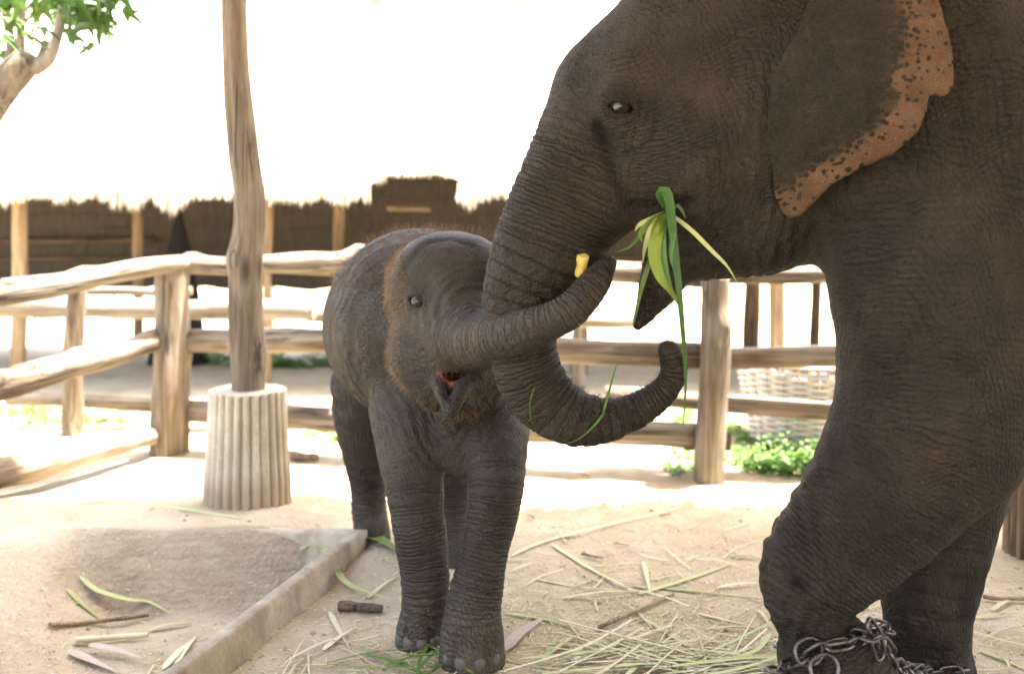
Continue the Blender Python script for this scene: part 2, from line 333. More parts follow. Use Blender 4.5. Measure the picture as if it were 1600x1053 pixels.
# ------------------------------------------------------------------ thatched shelter behind
def hut():
    root = thing('thatched_shelter', 'long open thatched shelter standing behind the log fence', 'shelter', (0, 9, 0))
    inv = Matrix.Translation(root.location).inverted()
    X0, X1 = -9.5, 7.5; YE, ZE, YR, ZR, YB = 7.55, 1.56, 9.0, 3.36, 10.3
    # near slope in overlapping courses
    V, Fq = [], []; nx = 90; K = 9
    for k in range(K):
        t0, t1 = k / K, (k + 1) / K
        for i in range(nx + 1):
            x = X0 + (X1 - X0) * i / nx
            wob = .02 * vnoise(np.array([[x * 1.7, k * 3.1, 0]]))[0]
            for (t, up) in ((t0 - .01, .042 + wob * .5), (t1 + .02, .034)):
                if k == 0 and t < 0: t = .015 + .02 * vnoise(np.array([[x * 9, 3.3, 0]]))[0] + .085 * sstep(572, 586, 800 + x * F / YE) * sstep(722, 708, 800 + x * F / YE)
                V.append((x, YE + (YR - YE) * t - up * .75, ZE + (ZR - ZE) * t + up * .6))
        base = k * (nx + 1) * 2
        Fq += [(base + 2 * i, base + 2 * i + 2, base + 2 * i + 3, base + 2 * i + 1) for i in range(nx)]
    me = bpy.data.meshes.new('roof_slope'); me.from_pydata(V, [], Fq); me.update()
    o = link('roof_slope', me, M['thatch'], root, inv); sm = o.modifiers.new('thick', 'SOLIDIFY'); sm.thickness = .014; sm.offset = -1
    # rear slope
    V = [(X0, YR + .02, ZR + .04), (X1, YR + .02, ZR + .04), (X1, YB + .3, 1.66), (X0, YB + .3, 1.66)]
    me = bpy.data.meshes.new('rear_slope'); me.from_pydata(V, [], [(0, 1, 2, 3)]); me.update()
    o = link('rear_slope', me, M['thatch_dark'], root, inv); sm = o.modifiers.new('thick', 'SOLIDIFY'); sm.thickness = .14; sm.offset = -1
    # hanging thatch wall at the back in overlapping rows
    V, Fq = [], []; rows = 8
    for k in range(rows):
        z0 = .66 + (1.95 - .66) * k / rows; z1 = z0 + .22
        for i in range(nx + 1):
            x = X0 + (X1 - X0) * i / nx; wob = .03 * vnoise(np.array([[x * 6, k * 9.1, 2]]))[0]
            lowz = z0 + wob + (.12 if (k == 0 and x > -1.9) else 0)
            V += [(x, YB - .06, lowz), (x, YB + .0, z1)]
        base = k * (nx + 1) * 2
        Fq += [(base + 2 * i, base + 2 * i + 2, base + 2 * i + 3, base + 2 * i + 1) for i in range(nx)]
    me = bpy.data.meshes.new('rear_wall'); me.from_pydata(V, [], Fq); me.update()
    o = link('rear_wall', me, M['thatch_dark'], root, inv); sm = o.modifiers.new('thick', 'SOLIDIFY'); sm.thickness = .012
    for z in (.98,):
        log('batten', (X0 + .3, YB - .12, z), (X1 - .3, YB - .12, z + .02), .018, .016, M['dark_wood'], root, .004, .05, (), 10)
    log('batten', at(605, 326, 9.4), at(672, 328, 9.4), .022, .02, M['tan_wood'], root, .003, .04, (), 6)
    log('batten', at(0, 378, 10.15), at(240, 376, 10.15), .03, .03, M['dark_wood'], root, .003, .04, (), 6)
    # posts
    for (px, Y, wpx, mt) in ((28, 7.85, 23, 'tan_wood'), (417, 7.85, 13, 'tan_wood'), (215, 9.7, 15, 'tan_wood'), (526, 9.7, 17, 'tan_wood'), (905, 7.85, 20, 'log'), (1212, 7.85, 24, 'tan_wood'), (-330, 7.85, 22, 'log'), (1560, 7.85, 22, 'log')):
        x = (px - 800) * Y / F; r = wpx * Y / F / 2
        log('post', (x, Y, -.1), (x + .02, Y, 1.75 if Y < 8 else 2.3), r * 1.05, r * .95, M[mt], root, .012, .06, (), 12)
    log('purlin', (X0, 7.86, 1.80), (X1, 7.86, 1.80), .05, .05, M['tan_wood'], root, .01)
    log('ridge_pole', (X0, 9.0, 3.2), (X1, 9.0, 3.2), .06, .06, M['tan_wood'], root, .01)
    # ragged fringe of the eave: bundles of straw of uneven length
    V, Fc = [], []
    for s in range(7000):
        x = rng.uniform(X0, X1)
        px = 800 + x * F / YE
        lump = vnoise(np.array([[x * 1.3, 7.7, 0]]))[0]; mid = vnoise(np.array([[x * 5.5, 1.5, 0]]))[0]; fine = vnoise(np.array([[x * 23, 4.5, 0]]))[0]
        long_ = .03 + .05 * max(0, lump) + .055 * max(0, mid) + .05 * max(0, fine) ** 2 + abs(rng.normal(0, .012))
        for (c_, w_, l_) in ((272, 22, .14), (213, 12, .10), (186, 7, .09), (100, 12, .05), (12, 18, .08), (590, 9, .15), (700, 5, .03), (735, 14, .10), (470, 40, .03), (535, 18, .04)):
            long_ += l_ * math.exp(-((px - c_) / w_) ** 2)
        t = 0.0
        if 578 < px < 716: t = .09; long_ *= .5
        y = YE + (YR - YE) * t + rng.uniform(-.06, .02); z = ZE + (ZR - ZE) * t + .03 + rng.uniform(-.02, .03)
        dx, dy = rng.normal(0, .014), rng.normal(-.02, .02); wd = rng.uniform(.004, .011)
        k = len(V); V += [(x - wd, y, z + .05), (x + wd, y, z + .05), (x, y + wd, z + .05), (x + dx, y + dy, z - long_)]
        Fc += [(k, k + 1, k + 3), (k + 1, k + 2, k + 3), (k + 2, k, k + 3)]
    me = bpy.data.meshes.new('eave_fringe'); me.from_pydata(V, [], Fc); me.update()
    setp(link('eave_fringe', me, M['thatch'], root, inv), kind='stuff')
    # tuft hanging where the eave is broken
    return root
hut()

# ------------------------------------------------------------------ log fences
def fences():
    f = thing('log_fence', 'bleached log rail fence round the elephant pen with three rails', 'fence', (-2.03, 5.7, 0))
    P1 = onground(268, 706); P2 = onground(1108, 752)
    log('post', P1 + [0, 0, -.2], P1 + [0, 0, 1.14], .118, .098, M['log'], f, .012, .08, [(.6, 4.2, .02), (.85, 5.4, .015)])
    log('post', P2 + [-.01, 0, -.2], P2 + [.035, 0, 1.10], .082, .077, M['log'], f, .012, .1, [(.78, 3.6, .03)])
    P3 = np.array([2.95, 4.9, 0]); log('post', P3 + [0, 0, -.2], P3 + [0, 0, 1.1], .09, .08, M['log'], f)
    def rail(a, b, r0, r1, mt='log', **kw): return log('rail', a, b, r0, r1, M[mt], f, **kw)
    # rear side, left bay
    rail(at(284, 413, 5.72), at(570, 412, 5.48), .056, .066, bend=.012, knots=[(.97, 1.6, .05), (.06, 1.6, .03)])
    rail(at(560, 412, 5.44), at(1112, 428, 5.14), .062, .058, bend=.02)
    rail(at(297, 532, 5.72), at(540, 534, 5.5), .07, .072, bend=.012)
    rail(at(535, 534, 5.42), at(1098, 552, 5.12), .068, .07, bend=.015)
    rail(at(298, 642, 5.72), at(560, 660, 5.5), .062, .068, bend=.01)
    rail(at(556, 660, 5.44), at(1090, 678, 5.12), .066, .068, bend=.015)
    # rear side, right bay
    rail(at(1120, 431, 5.18), at(1640, 428, 4.95), .052, .055, bend=.01)
    rail(at(1128, 558, 5.18), at(1640, 566, 4.95), .056, .062, bend=.015)
    rail(at(946, 618, 5.3), at(1640, 660, 5.06), .046, .058, bend=.015)
    rail(at(1070, 690, 5.22), at(1140, 690, 5.22), .05, .05, bend=.003)
    # side coming towards the camera
    rail(at(288, 413, 5.7), at(-60, 462, 4.75), .05, .073, bend=.02, knots=[(.5, 1.6, .02)])
    rail(at(240, 535, 5.66), at(-60, 612, 4.55), .062, .085, bend=.02, knots=[(.45, 1.5, .025), (.03, 1.5, .02)])
    rail(at(246, 676, 5.68), at(-60, 760, 4.45), .055, .085, bend=.02)
    P4 = np.array([-2.75, 4.5, 0]); log('post', P4 + [0, 0, -.2], P4 + [0, 0, 1.12], .11, .1, M['log'], f)
    g = thing('log_fence', 'greyer second log fence seen behind the left corner of the pen', 'fence', (-2.8, 6.2, 0))
    def rail2(a, b, r0, r1, mt='log_grey', **kw): return log('rail', a, b, r0, r1, M[mt], g, **kw)
    P5 = onground(116, 681); log('post', P5 + [0, 0, -.2], P5 + [-.0, 0, .95], .066, .062, M['pole'], g)
    rail2(at(-60, 478, 6.35), at(492, 486, 6.35), .066, .07, bend=.008)
    rail2(at(480, 492, 6.5), at(1000, 500, 6.5), .05, .05, 'log', bend=.01)
    rail2(at(130, 454, 6.6), at(300, 455, 6.6), .03, .03, bend=.008)
    rail2(at(10, 622, 6.3), at(520, 648, 6.35), .042, .05, 'log', bend=.012)
    P6 = onground(700, 676); log('post', P6 + [0, 0, -.2], P6 + [0, 0, .95], .066, .062, M['pole'], g)
fences()

# ------------------------------------------------------------------ poles in fluted footings
def support_pole(base, Htop, label, rb, rt, hgt, first=False, mat='footing', lean=(0, 0)):
    t = thing('support_pole', label, 'pole', tuple(base), 'poles set in fluted concrete footings')
    V, Fq = [], []; flutes = 26; sides = flutes * 8
    zs = [(-.06, rb * 1.03), (.0, rb * 1.02), (.1, rb), (hgt * .5, (rb + rt) / 2), (hgt - .04, rt), (hgt - .015, rt), (hgt - .004, rt * .985), (hgt, rt * .94)]
    for li, (z, r) in enumerate(zs):
        for s in range(sides):
            an = 2 * math.pi * s / sides; ph = (s % 8) / 8.0
            dep = .0 if li >= 6 else .022
            rr = r - dep * (1 - abs(math.sin(math.pi * ph)) ** .6) + .003 * vnoise(np.array([[an * 5, z * 12, 3.0]]))[0]
            V.append((rr * math.cos(an), rr * math.sin(an), z + (.003 * vnoise(np.array([[an * 3, 1, 1]]))[0])))
    for li in range(len(zs) - 1):
        for s in range(sides): Fq.append((li * sides + s, li * sides + (s + 1) % sides, (li + 1) * sides + (s + 1) % sides, (li + 1) * sides + s))
    me = bpy.data.meshes.new('footing'); me.from_pydata(V, [], Fq + [tuple((len(zs) - 1) * sides + s for s in range(sides))])
    for p in me.polygons: p.use_smooth = len(p.vertices) == 4
    me.update(); link('footing', me, M[mat], t)
    return t
b0 = onground(387, 783, .07)
sp = support_pole(b0, 3.3, 'bent wooden pole standing in a pale fluted concrete footing by the fence corner', .195, .175, .52)
def pole_mesh(pts, name, seed, knots=()):
    """pts: (x, y, z, r) in world; a smooth crooked trunk"""
    P = np.array(pts, float); n = len(P); out = []
    for i in range(n - 1):
        p0, p1, p2, p3 = P[max(0, i - 1)], P[i], P[i + 1], P[min(n - 1, i + 2)]
        for k in range(6):
            t = k / 6; out.append(.5 * ((2 * p1) + (-p0 + p2) * t + (2 * p0 - 5 * p1 + 4 * p2 - p3) * t * t + (-p0 + 3 * p1 - 3 * p2 + p3) * t ** 3))
    out.append(P[-1]); out = np.array(out); sides = 20; V = []
    for i, p in enumerate(out):
        d = out[min(i + 1, len(out) - 1), :3] - out[max(i - 1, 0), :3]; d /= np.linalg.norm(d)
        u = np.cross(d, [0, 1, 0.01]); u /= np.linalg.norm(u); v = np.cross(d, u)
        for s in range(sides):
            an = 2 * math.pi * s / sides; dr = u * math.cos(an) + v * math.sin(an)
            rr = p[3] * (1 + .07 * vnoise(np.array([dr * 1.2 + [seed, 0, p[2] * 2.2]]))[0] + .035 * vnoise(np.array([dr * 3 + [seed, 5, p[2] * 1.4]]))[0])
            q_ = p[:3] + dr * rr
            for (kc, kr, ka) in knots:
                dd = np.linalg.norm(q_ - kc); q_ = q_ + dr * ka * math.exp(-(dd / kr) ** 2)
            V.append(q_)
    N = len(out)
    Fq = [(i * sides + s, i * sides + (s + 1) % sides, (i + 1) * sides + (s + 1) % sides, (i + 1) * sides + s) for i in range(N - 1) for s in range(sides)]
    return mesh_np(name, V, Fq)
def shaft():
    Y = b0[1]; pts = []
    for (px, py, wd) in ((388, 640, 54), (388, 605, 53), (387, 560, 56), (384, 500, 57), (383, 445, 54), (384, 400, 54), (389, 350, 50), (389, 300, 49), (382, 250, 49), (377, 200, 48), (372, 150, 45), (369, 100, 42), (367, 50, 41), (366, 0, 40), (366, -80, 40), (366, -240, 38), (366, -600, 36)):
        p = at(px, py, Y); pts.append((*p, wd * Y / F / 2))
    me = pole_mesh(pts, 'pole', 3, [(at(362, 405, Y - .05), .05, .02), (at(404, 558, Y - .03), .06, .012)])
    for v in me.vertices: v.co -= Vector(b0)
    link('pole', me, M['pole'], sp)
shaft()
b1 = onground(1638, 868, 0)
sp1 = support_pole(b1, 3.3, 'fluted brown footing cut by the right edge behind the big elephant', .165, .15, .60, mat='tan_wood')
pl = log('pole', b1 + [0, 0, .5], b1 + [0, .0, 3.4], .085, .075, M['pole'], sp1)

# ------------------------------------------------------------------ implicit surfaces
def unit(v): v = np.asarray(v, float); return v / np.linalg.norm(v)
def smin(a, b, k):
    h = np.clip(.5 + .5 * (b - a) / k, 0, 1); return b + (a - b) * h - k * h * (1 - h)
def smax(a, b, k): return -smin(-a, -b, k)
def catmull(pts, per=4):
    P = np.array(pts, float); n = len(P); out = []
    for i in range(n - 1):
        p0, p1, p2, p3 = P[max(0, i - 1)], P[i], P[i + 1], P[min(n - 1, i + 2)]
        for k in range(per):
            t = k / per; out.append(.5 * ((2 * p1) + (-p0 + p2) * t + (2 * p0 - 5 * p1 + 4 * p2 - p3) * t * t + (-p0 + 3 * p1 - 3 * p2 + p3) * t ** 3))
    out.append(P[-1]); return np.array(out)
class Field:
    def __init__(s): s.ops = []; s.clip = None
    def chain(s, pts, k=.05, per=3, op='add', ky=1.0):
        """pts: rows of (x, y, z, r)"""
        q_ = catmull(pts, per) if len(pts) > 2 and per > 1 else np.array(pts, float)
        s.ops.append(('chain', op, k, q_, ky)); return q_
    def ell(s, c, r, k=.05, op='add', rot=None):
        s.ops.append(('ell', op, k, np.array(c, float), np.array(r, float), rot))
    def prim(s, o, P):
        if o[0] == 'chain':
            q_, ky = o[3], o[4]; d = np.full(len(P), .25)
            if ky != 1.0: sc_ = np.array([1, 1 / ky, 1]); P = P * sc_; q_ = q_.copy(); q_[:, :3] *= sc_
            lo, hi = P.min(0), P.max(0)
            for a, b in zip(q_[:-1], q_[1:]):
                gap = np.maximum(0, np.maximum(np.minimum(a[:3], b[:3]) - hi, lo - np.maximum(a[:3], b[:3])))
                if gap @ gap > (.25 + max(a[3], b[3])) ** 2: continue
                ba = b[:3] - a[:3]; pa = P - a[:3]; t = np.clip(pa @ ba / max(1e-9, ba @ ba), 0, 1)
                dd = np.sqrt(((pa - t[:, None] * ba) ** 2).sum(1)) - (a[3] + (b[3] - a[3]) * t); d = np.minimum(d, dd)
            return d
        lo, hi = P.min(0), P.max(0); gap = np.maximum(0, np.maximum(o[3] - hi, lo - o[3]))
        if gap @ gap > (.25 + o[4].max()) ** 2: return np.full(len(P), .25)
        p = P - o[3]
        if o[5] is not None: p = p @ o[5]
        k0 = np.sqrt(((p / o[4]) ** 2).sum(1)); k1 = np.sqrt(((p / o[4] ** 2) ** 2).sum(1)) + 1e-9
        return k0 * (k0 - 1) / k1
    def __call__(s, P):
        P = np.asarray(P, float)
        if len(P) < 400: return s.ev(P)
        ib = np.floor(P / .2).astype(np.int64); key = ib[:, 0] * 1000003 + ib[:, 1] * 1009 + ib[:, 2]
        od = np.argsort(key, kind='stable'); cut = np.flatnonzero(np.diff(key[od])) + 1; out = np.empty(len(P))
        for g in np.split(od, cut): out[g] = s.ev(P[g])
        return out
    def ev(s, P):
        d = None
        for o in s.ops:
            e = s.prim(o, P)
            if d is None: d = e
            elif o[1] == 'add': d = smin(d, e, o[2])
            else: d = smax(d, -e, o[2])
        if s.clip is not None: d = np.maximum(d, s.clip - P[:, 2])
        return d
    def grad(s, P, e=.003):
        c = s(P); g = np.stack([s(P + np.eye(3)[i] * e) - c for i in range(3)], 1)
        return g / (np.linalg.norm(g, axis=1, keepdims=True) + 1e-9)
    def hit(s, px, py):
        o = np.array([0, 0, CH]); d = unit(at(px, py, 1.0) - o); t = 1.5
        for _ in range(160):
            v = s((o + d * t)[None])[0]; t += v * .8
            if abs(v) < 1e-4 or t > 9: break
        p = o + d * t; return p, s.grad(p[None])[0]
def nets(fn, xs, ys, zs, cf=4):
    """surface nets on a non-uniform grid, evaluated only near the surface"""
    def padded(a): 
        r = (-(len(a) - 1)) % cf
        return np.concatenate([a, a[-1] + (a[-1] - a[-2]) * np.arange(1, r + 1)]) if r else a
    xs, ys, zs = padded(xs), padded(ys), padded(zs); nx, ny, nz = len(xs), len(ys), len(zs)
    cx, cy, cz = xs[::cf], ys[::cf], zs[::cf]
    G = np.stack(np.meshgrid(cx, cy, cz, indexing='ij'), -1).reshape(-1, 3)
    D = np.concatenate([fn(g) for g in np.array_split(G, max(1, len(G) // 2000000))]).reshape(len(cx), len(cy), len(cz))
    mn = None
    for dx in (0, 1):
        for dy in (0, 1):
            for dz in (0, 1):
                s_ = D[dx:len(cx) - 1 + dx, dy:len(cy) - 1 + dy, dz:len(cz) - 1 + dz]
                lo = s_ if mn is None else np.minimum(lo, s_); hi = s_ if mn is None else np.maximum(hi, s_); ab = np.abs(s_) if mn is None else np.minimum(ab, np.abs(s_)); mn = 1
    diag = np.sqrt(np.diff(cx)[:, None, None] ** 2 + np.diff(cy)[None, :, None] ** 2 + np.diff(cz)[None, None, :] ** 2)
    act = (ab < diag * .85) | ((lo < 0) & (hi > 0))
    val = np.repeat(np.repeat(np.repeat(np.where(D[:-1, :-1, :-1] < 0, -1, 1).astype(np.float32), cf, 0), cf, 1), cf, 2)
    val = np.pad(val, ((0, 1),) * 3, mode='edge')
    m = np.repeat(np.repeat(np.repeat(act, cf, 0), cf, 1), cf, 2); nm = np.zeros((nx, ny, nz), bool)
    for dx in (0, 1):
        for dy in (0, 1):
            for dz in (0, 1): nm[dx:nx - 1 + dx, dy:ny - 1 + dy, dz:nz - 1 + dz] |= m
    I = np.argwhere(nm); P = np.stack([xs[I[:, 0]], ys[I[:, 1]], zs[I[:, 2]]], 1)
    val[I[:, 0], I[:, 1], I[:, 2]] = np.concatenate([fn(g) for g in np.array_split(P, max(1, len(P) // 2000000))])
    neg = val < 0
    cells = m & ~((neg[:-1, :-1, :-1] == neg[1:, :-1, :-1]) & (neg[:-1, :-1, :-1] == neg[:-1, 1:, :-1]) & (neg[:-1, :-1, :-1] == neg[:-1, :-1, 1:]) & (neg[:-1, :-1, :-1] == neg[1:, 1:, :-1]) & (neg[:-1, :-1, :-1] == neg[1:, :-1, 1:]) & (neg[:-1, :-1, :-1] == neg[:-1, 1:, 1:]) & (neg[:-1, :-1, :-1] == neg[1:, 1:, 1:]))
    A = np.argwhere(cells); vid = np.full(cells.shape, -1, np.int32); vid[A[:, 0], A[:, 1], A[:, 2]] = np.arange(len(A))
    acc = np.zeros((len(A), 3)); cnt = np.zeros(len(A)); AX = (xs, ys, zs)
    for ax in range(3):
        for o1 in (0, 1):
            for o2 in (0, 1):
                off = [0, 0, 0]; oth = [k for k in range(3) if k != ax]; off[oth[0]] = o1; off[oth[1]] = o2
                i0 = A + off; i1 = i0.copy(); i1[:, ax] += 1
                v0 = val[i0[:, 0], i0[:, 1], i0[:, 2]]; v1 = val[i1[:, 0], i1[:, 1], i1[:, 2]]; c = (v0 < 0) != (v1 < 0)
                t = np.where(c, v0 / np.where(c, v0 - v1, 1), 0)
                p0 = np.stack([AX[k][i0[:, k]] for k in range(3)], 1); p1 = np.stack([AX[k][i1[:, k]] for k in range(3)], 1)
                acc += (p0 + (p1 - p0) * t[:, None]) * c[:, None]; cnt += c
    Vt = acc / cnt[:, None]; quads = []
    for ax in range(3):
        sl0 = [slice(None)] * 3; sl1 = [slice(None)] * 3; sl0[ax] = slice(0, -1); sl1[ax] = slice(1, None)
        cr = neg[tuple(sl0)] != neg[tuple(sl1)]
        E = np.argwhere(cr); b_, c_ = [k for k in range(3) if k != ax]
        ok = (E[:, b_] > 0) & (E[:, c_] > 0) & (E[:, b_] < cells.shape[b_]) & (E[:, c_] < cells.shape[c_]); E = E[ok]
        ids = []
        for (db, dc) in ((-1, -1), (0, -1), (0, 0), (-1, 0)):
            q_ = E.copy(); q_[:, b_] += db; q_[:, c_] += dc; ids.append(vid[q_[:, 0], q_[:, 1], q_[:, 2]])
        q_ = np.stack(ids, 1); flip = neg[E[:, 0], E[:, 1], E[:, 2]]
        if ax == 1: flip = ~flip
        q_[~flip] = q_[~flip][:, ::-1]; quads.append(q_[(q_ >= 0).all(1)])
    return Vt, np.concatenate(quads)
def grow(a, b, st, end, rate=1.06, mx=.03):
    """grid coordinates: fine from a to b, then coarser on to end"""
    l = list(np.arange(a, b, st)); x, s_ = l[-1], st
    while x < end: s_ = min(mx, s_ * rate); x += s_; l.append(x)
    return np.array(l)
def chain_st(P, q_):
    """distance along a chain and closeness for each point"""
    best = np.full(len(P), 1e9); S = np.zeros(len(P)); L0 = 0.0
    for a, b in zip(q_[:-1], q_[1:]):
        ba = b[:3] - a[:3]; L = math.sqrt(ba @ ba); pa = P - a[:3]; t = np.clip(pa @ ba / max(1e-9, L * L), 0, 1)
        d = np.sqrt(((pa - t[:, None] * ba) ** 2).sum(1)) - (a[3] + (b[3] - a[3]) * t)
        u = d < best; best[u] = d[u]; S[u] = L0 + t[u] * L; L0 += L
    return S, best

def chain_soft(P, q_, tau=.05):
    """smooth distance along a chain (no jumps where the nearest bone changes)"""
    S, D = chain_st(P, q_); L = np.concatenate([[0], np.cumsum(np.linalg.norm(np.diff(q_[:, :3], axis=0), axis=1))]); num = np.zeros(len(P)); den = np.zeros(len(P))
    sm = np.linspace(0, L[-1], 48)
    for s_ in sm:
        c = [np.interp(s_, L, q_[:, k]) for k in range(3)]; r = np.interp(s_, L, q_[:, 3]); d = np.sqrt(((P - c) ** 2).sum(1)) / r
        w_ = np.exp(-np.clip(d - 1, -1, 3) / tau); num += w_ * s_; den += w_
    return np.where(den > 1e-12, num / np.maximum(den, 1e-12), S), D

# ------------------------------------------------------------------ skin
def skin_mat(name, dark, mid, lite, pink, crack=1.0, ringgap=.0125, rough=.72, dust=(.17, .13, .09), spec=.12):
    m, n, b = newmat(name); q = NB(n); o = q.obj()
    b.inputs['Specular IOR Level'].default_value = spec
    s, wr, st, pg, du = q.attr('along'), q.attr('ring'), q.attr('fine'), q.attr('pigment'), q.attr('dusty')
    nz = q.noise(o, 9, 4, .6); nz2 = q.noise(o, 28, 3, .6); nf = q.noise(o, 260, 3, .6)
    # rings across trunk and legs, wandering
    ph = q.math('ADD', q.math('MULTIPLY', s, 6.2832 / ringgap / 2), q.math('ADD', q.math('MULTIPLY', nz, 5.5), q.math('MULTIPLY', nz2, 4.2)))
    ring = q.math('POWER', q.math('ABSOLUTE', q.math('SINE', ph)), .45)
    ring = q.math('MULTIPLY', ring, q.ramp(q.noise(o, 17, 3), [(.3, .25), (.65, 1)]))
    # families of fine creases that cross each other, broken up in patches, over a faint net
    sx = q.node('ShaderNodeSeparateXYZ'); q.L(o, sx.inputs[0]); X, Y, Z = sx.outputs
    def lines(cx, cy, cz, gap, na, nb, patch, lo, hi):
        t = q.math('ADD', q.math('MULTIPLY', X, cx), q.math('ADD', q.math('MULTIPLY', Y, cy), q.math('MULTIPLY', Z, cz)))
        p_ = q.math('ADD', q.math('MULTIPLY', t, 3.1416 / gap), q.math('ADD', q.math('MULTIPLY', nz, na), q.math('MULTIPLY', nz2, nb)))
        l_ = q.math('POWER', q.math('ABSOLUTE', q.math('SINE', p_)), .5)
        m_ = q.ramp(q.noise(q.map(o, patch), 1, 3), [(lo, 0), (hi, 1)])
        return q.math('SUBTRACT', 1.0, q.math('MULTIPLY', q.math('SUBTRACT', 1.0, l_), m_))
    l1 = lines(.95, .6, .28, .0135, 9.0, 6.0, (9, 9, 4), .36, .62)
    l2 = lines(.52, .5, -.85, .0115, 8.0, 7.0, (7, 7, 8), .40, .66)
    l3 = lines(.35, .4, .94, .017, 9.0, 5.0, (5, 6, 9), .42, .66)
    wv = q.node('ShaderNodeVectorMath', operation='MULTIPLY_ADD'); cn = q.node('ShaderNodeTexNoise'); q.L(o, cn.inputs['Vector']); cn.inputs['Scale'].default_value = 14; cn.inputs['Detail'].default_value = 3
    q.L(cn.outputs['Color'], wv.inputs[0]); wv.inputs[1].default_value = (.035, .035, .035); q.L(o, wv.inputs[2]); v = wv.outputs[0]
    c1 = q.ramp(q.vor(q.map(v, (1.7, 1.4, .8), (0, R(14), 0)), 62, 'DISTANCE_TO_EDGE'), [(0, 0), (.16, 1)])
    h = q.math('MULTIPLY', ring, q.math('MULTIPLY', wr, 1.15))
    fam = q.math('ADD', q.math('MULTIPLY', l1, .75), q.math('ADD', q.math('MULTIPLY', l2, .6), q.math('MULTIPLY', l3, .55)))
    net = q.math('ADD', fam, q.math('MULTIPLY', c1, .28))
    h = q.math('ADD', h, q.math('MULTIPLY', net, q.math('MULTIPLY', st, crack)))
    h = q.math('ADD', h, q.math('ADD', q.math('MULTIPLY', nf, .16), q.math('MULTIPLY', q.noise(o, 70, 4, .65), .5)))
    q.bump(h, .0095, 1.0, b)
    f = q.math('ADD', q.math('MULTIPLY', nz, .6), q.math('MULTIPLY', q.noise(o, 3, 3), .4))
    col = q.ramp(f, [(.32, dark), (.5, mid), (.68, lite)])
    ring_shade = q.math('MULTIPLY', q.math('SUBTRACT', 1.0, q.math('MULTIPLY', ring, 1.0)), q.math('MULTIPLY', wr, .5))
    col = q.mix(ring_shade, col, (dark[0] * .6, dark[1] * .6, dark[2] * .6))  # fold shading put into the colour along the ring valleys
    col = q.mix(q.math('MULTIPLY', du, q.ramp(nz2, [(.3, .35), (.7, 1)])), col, dust)
    col = q.mix(q.math('MULTIPLY', pg, q.ramp(nz2, [(.35, .3), (.6, 1)])), col, pink)
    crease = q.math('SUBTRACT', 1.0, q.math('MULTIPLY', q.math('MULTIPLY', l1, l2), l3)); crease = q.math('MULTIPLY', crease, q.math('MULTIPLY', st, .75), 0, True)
    col = q.mix(crease, col, (dark[0] * .45, dark[1] * .45, dark[2] * .45))  # shading of the fine creases painted dark into the skin colour
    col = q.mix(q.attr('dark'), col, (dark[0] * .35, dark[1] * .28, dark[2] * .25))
    q.L(col, b.inputs['Base Color']); b.inputs['Roughness'].default_value = rough
    return m
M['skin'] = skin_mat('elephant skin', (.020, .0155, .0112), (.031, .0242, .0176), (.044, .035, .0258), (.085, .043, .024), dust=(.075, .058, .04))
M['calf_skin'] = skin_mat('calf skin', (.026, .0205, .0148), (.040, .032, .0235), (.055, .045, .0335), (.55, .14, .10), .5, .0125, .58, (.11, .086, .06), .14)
def simple(name, col, rough=.5, spec=.5, metal=0.0):
    m, n, b = newmat(name); b.inputs['Base Color'].default_value = (*col, 1); b.inputs['Roughness'].default_value = rough; b.inputs['Metallic'].default_value = metal
    if 'Specular IOR Level' in b.inputs: b.inputs['Specular IOR Level'].default_value = spec
    return m
M['eye'] = simple('eye', (.04, .019, .012), .2, .3)
M['pupil'] = simple('pupil', (.004, .003, .003), .12, .5)
m, n, b = newmat('toenail'); q = NB(n); q.L(q.ramp(q.noise(q.obj(), 40, 4), [(.3, (.058, .046, .036)), (.7, (.10, .084, .067))]), b.inputs['Base Color']); b.inputs['Roughness'].default_value = .55; M['nail'] = m
M['hair'] = straw_mat('hair', [(.16, .085, .05), (.24, .13, .075), (.3, .18, .1)], .4, .5)
M['hair_backlit'] = straw_mat('backlit hair', [(.26, .17, .09), (.36, .25, .14)], .45, .5)  # backlight put into the hair colour for chin, ear and head edge
M['bristle'] = straw_mat('dark bristle', [(.03, .025, .02), (.08, .065, .05)], .2, .5)

def W(px, py, rpx, Y): return (*at(px, py, Y), rpx * Y / F)

M['dark_eye'] = simple('dark eye', (.016, .008, .006), .45, .05)
def eyeball(parent, inv, c, nrm, r, mt='eye'):
    """an eye looking along nrm, with a dark pupil set into it"""
    bm = bmesh.new(); bmesh.ops.create_uvsphere(bm, u_segments=24, v_segments=16, radius=r); me = bpy.data.meshes.new('eye'); bm.to_mesh(me); bm.free()
    for p in me.polygons: p.use_smooth = True
    qd = Vector(nrm).to_track_quat('Z', 'Y'); e = link('eye', me, M[mt], parent, inv @ Matrix.Translation(Vector(c)) @ qd.to_matrix().to_4x4())
    bm = bmesh.new(); bmesh.ops.create_uvsphere(bm, u_segments=20, v_segments=10, radius=r * .42); 
    for v in bm.verts: v.co.z = v.co.z * .3 + r * .9
    me = bpy.data.meshes.new('pupil'); bm.to_mesh(me); bm.free()
    for p in me.polygons: p.use_smooth = True
    link('pupil', me, M['pupil'], e)

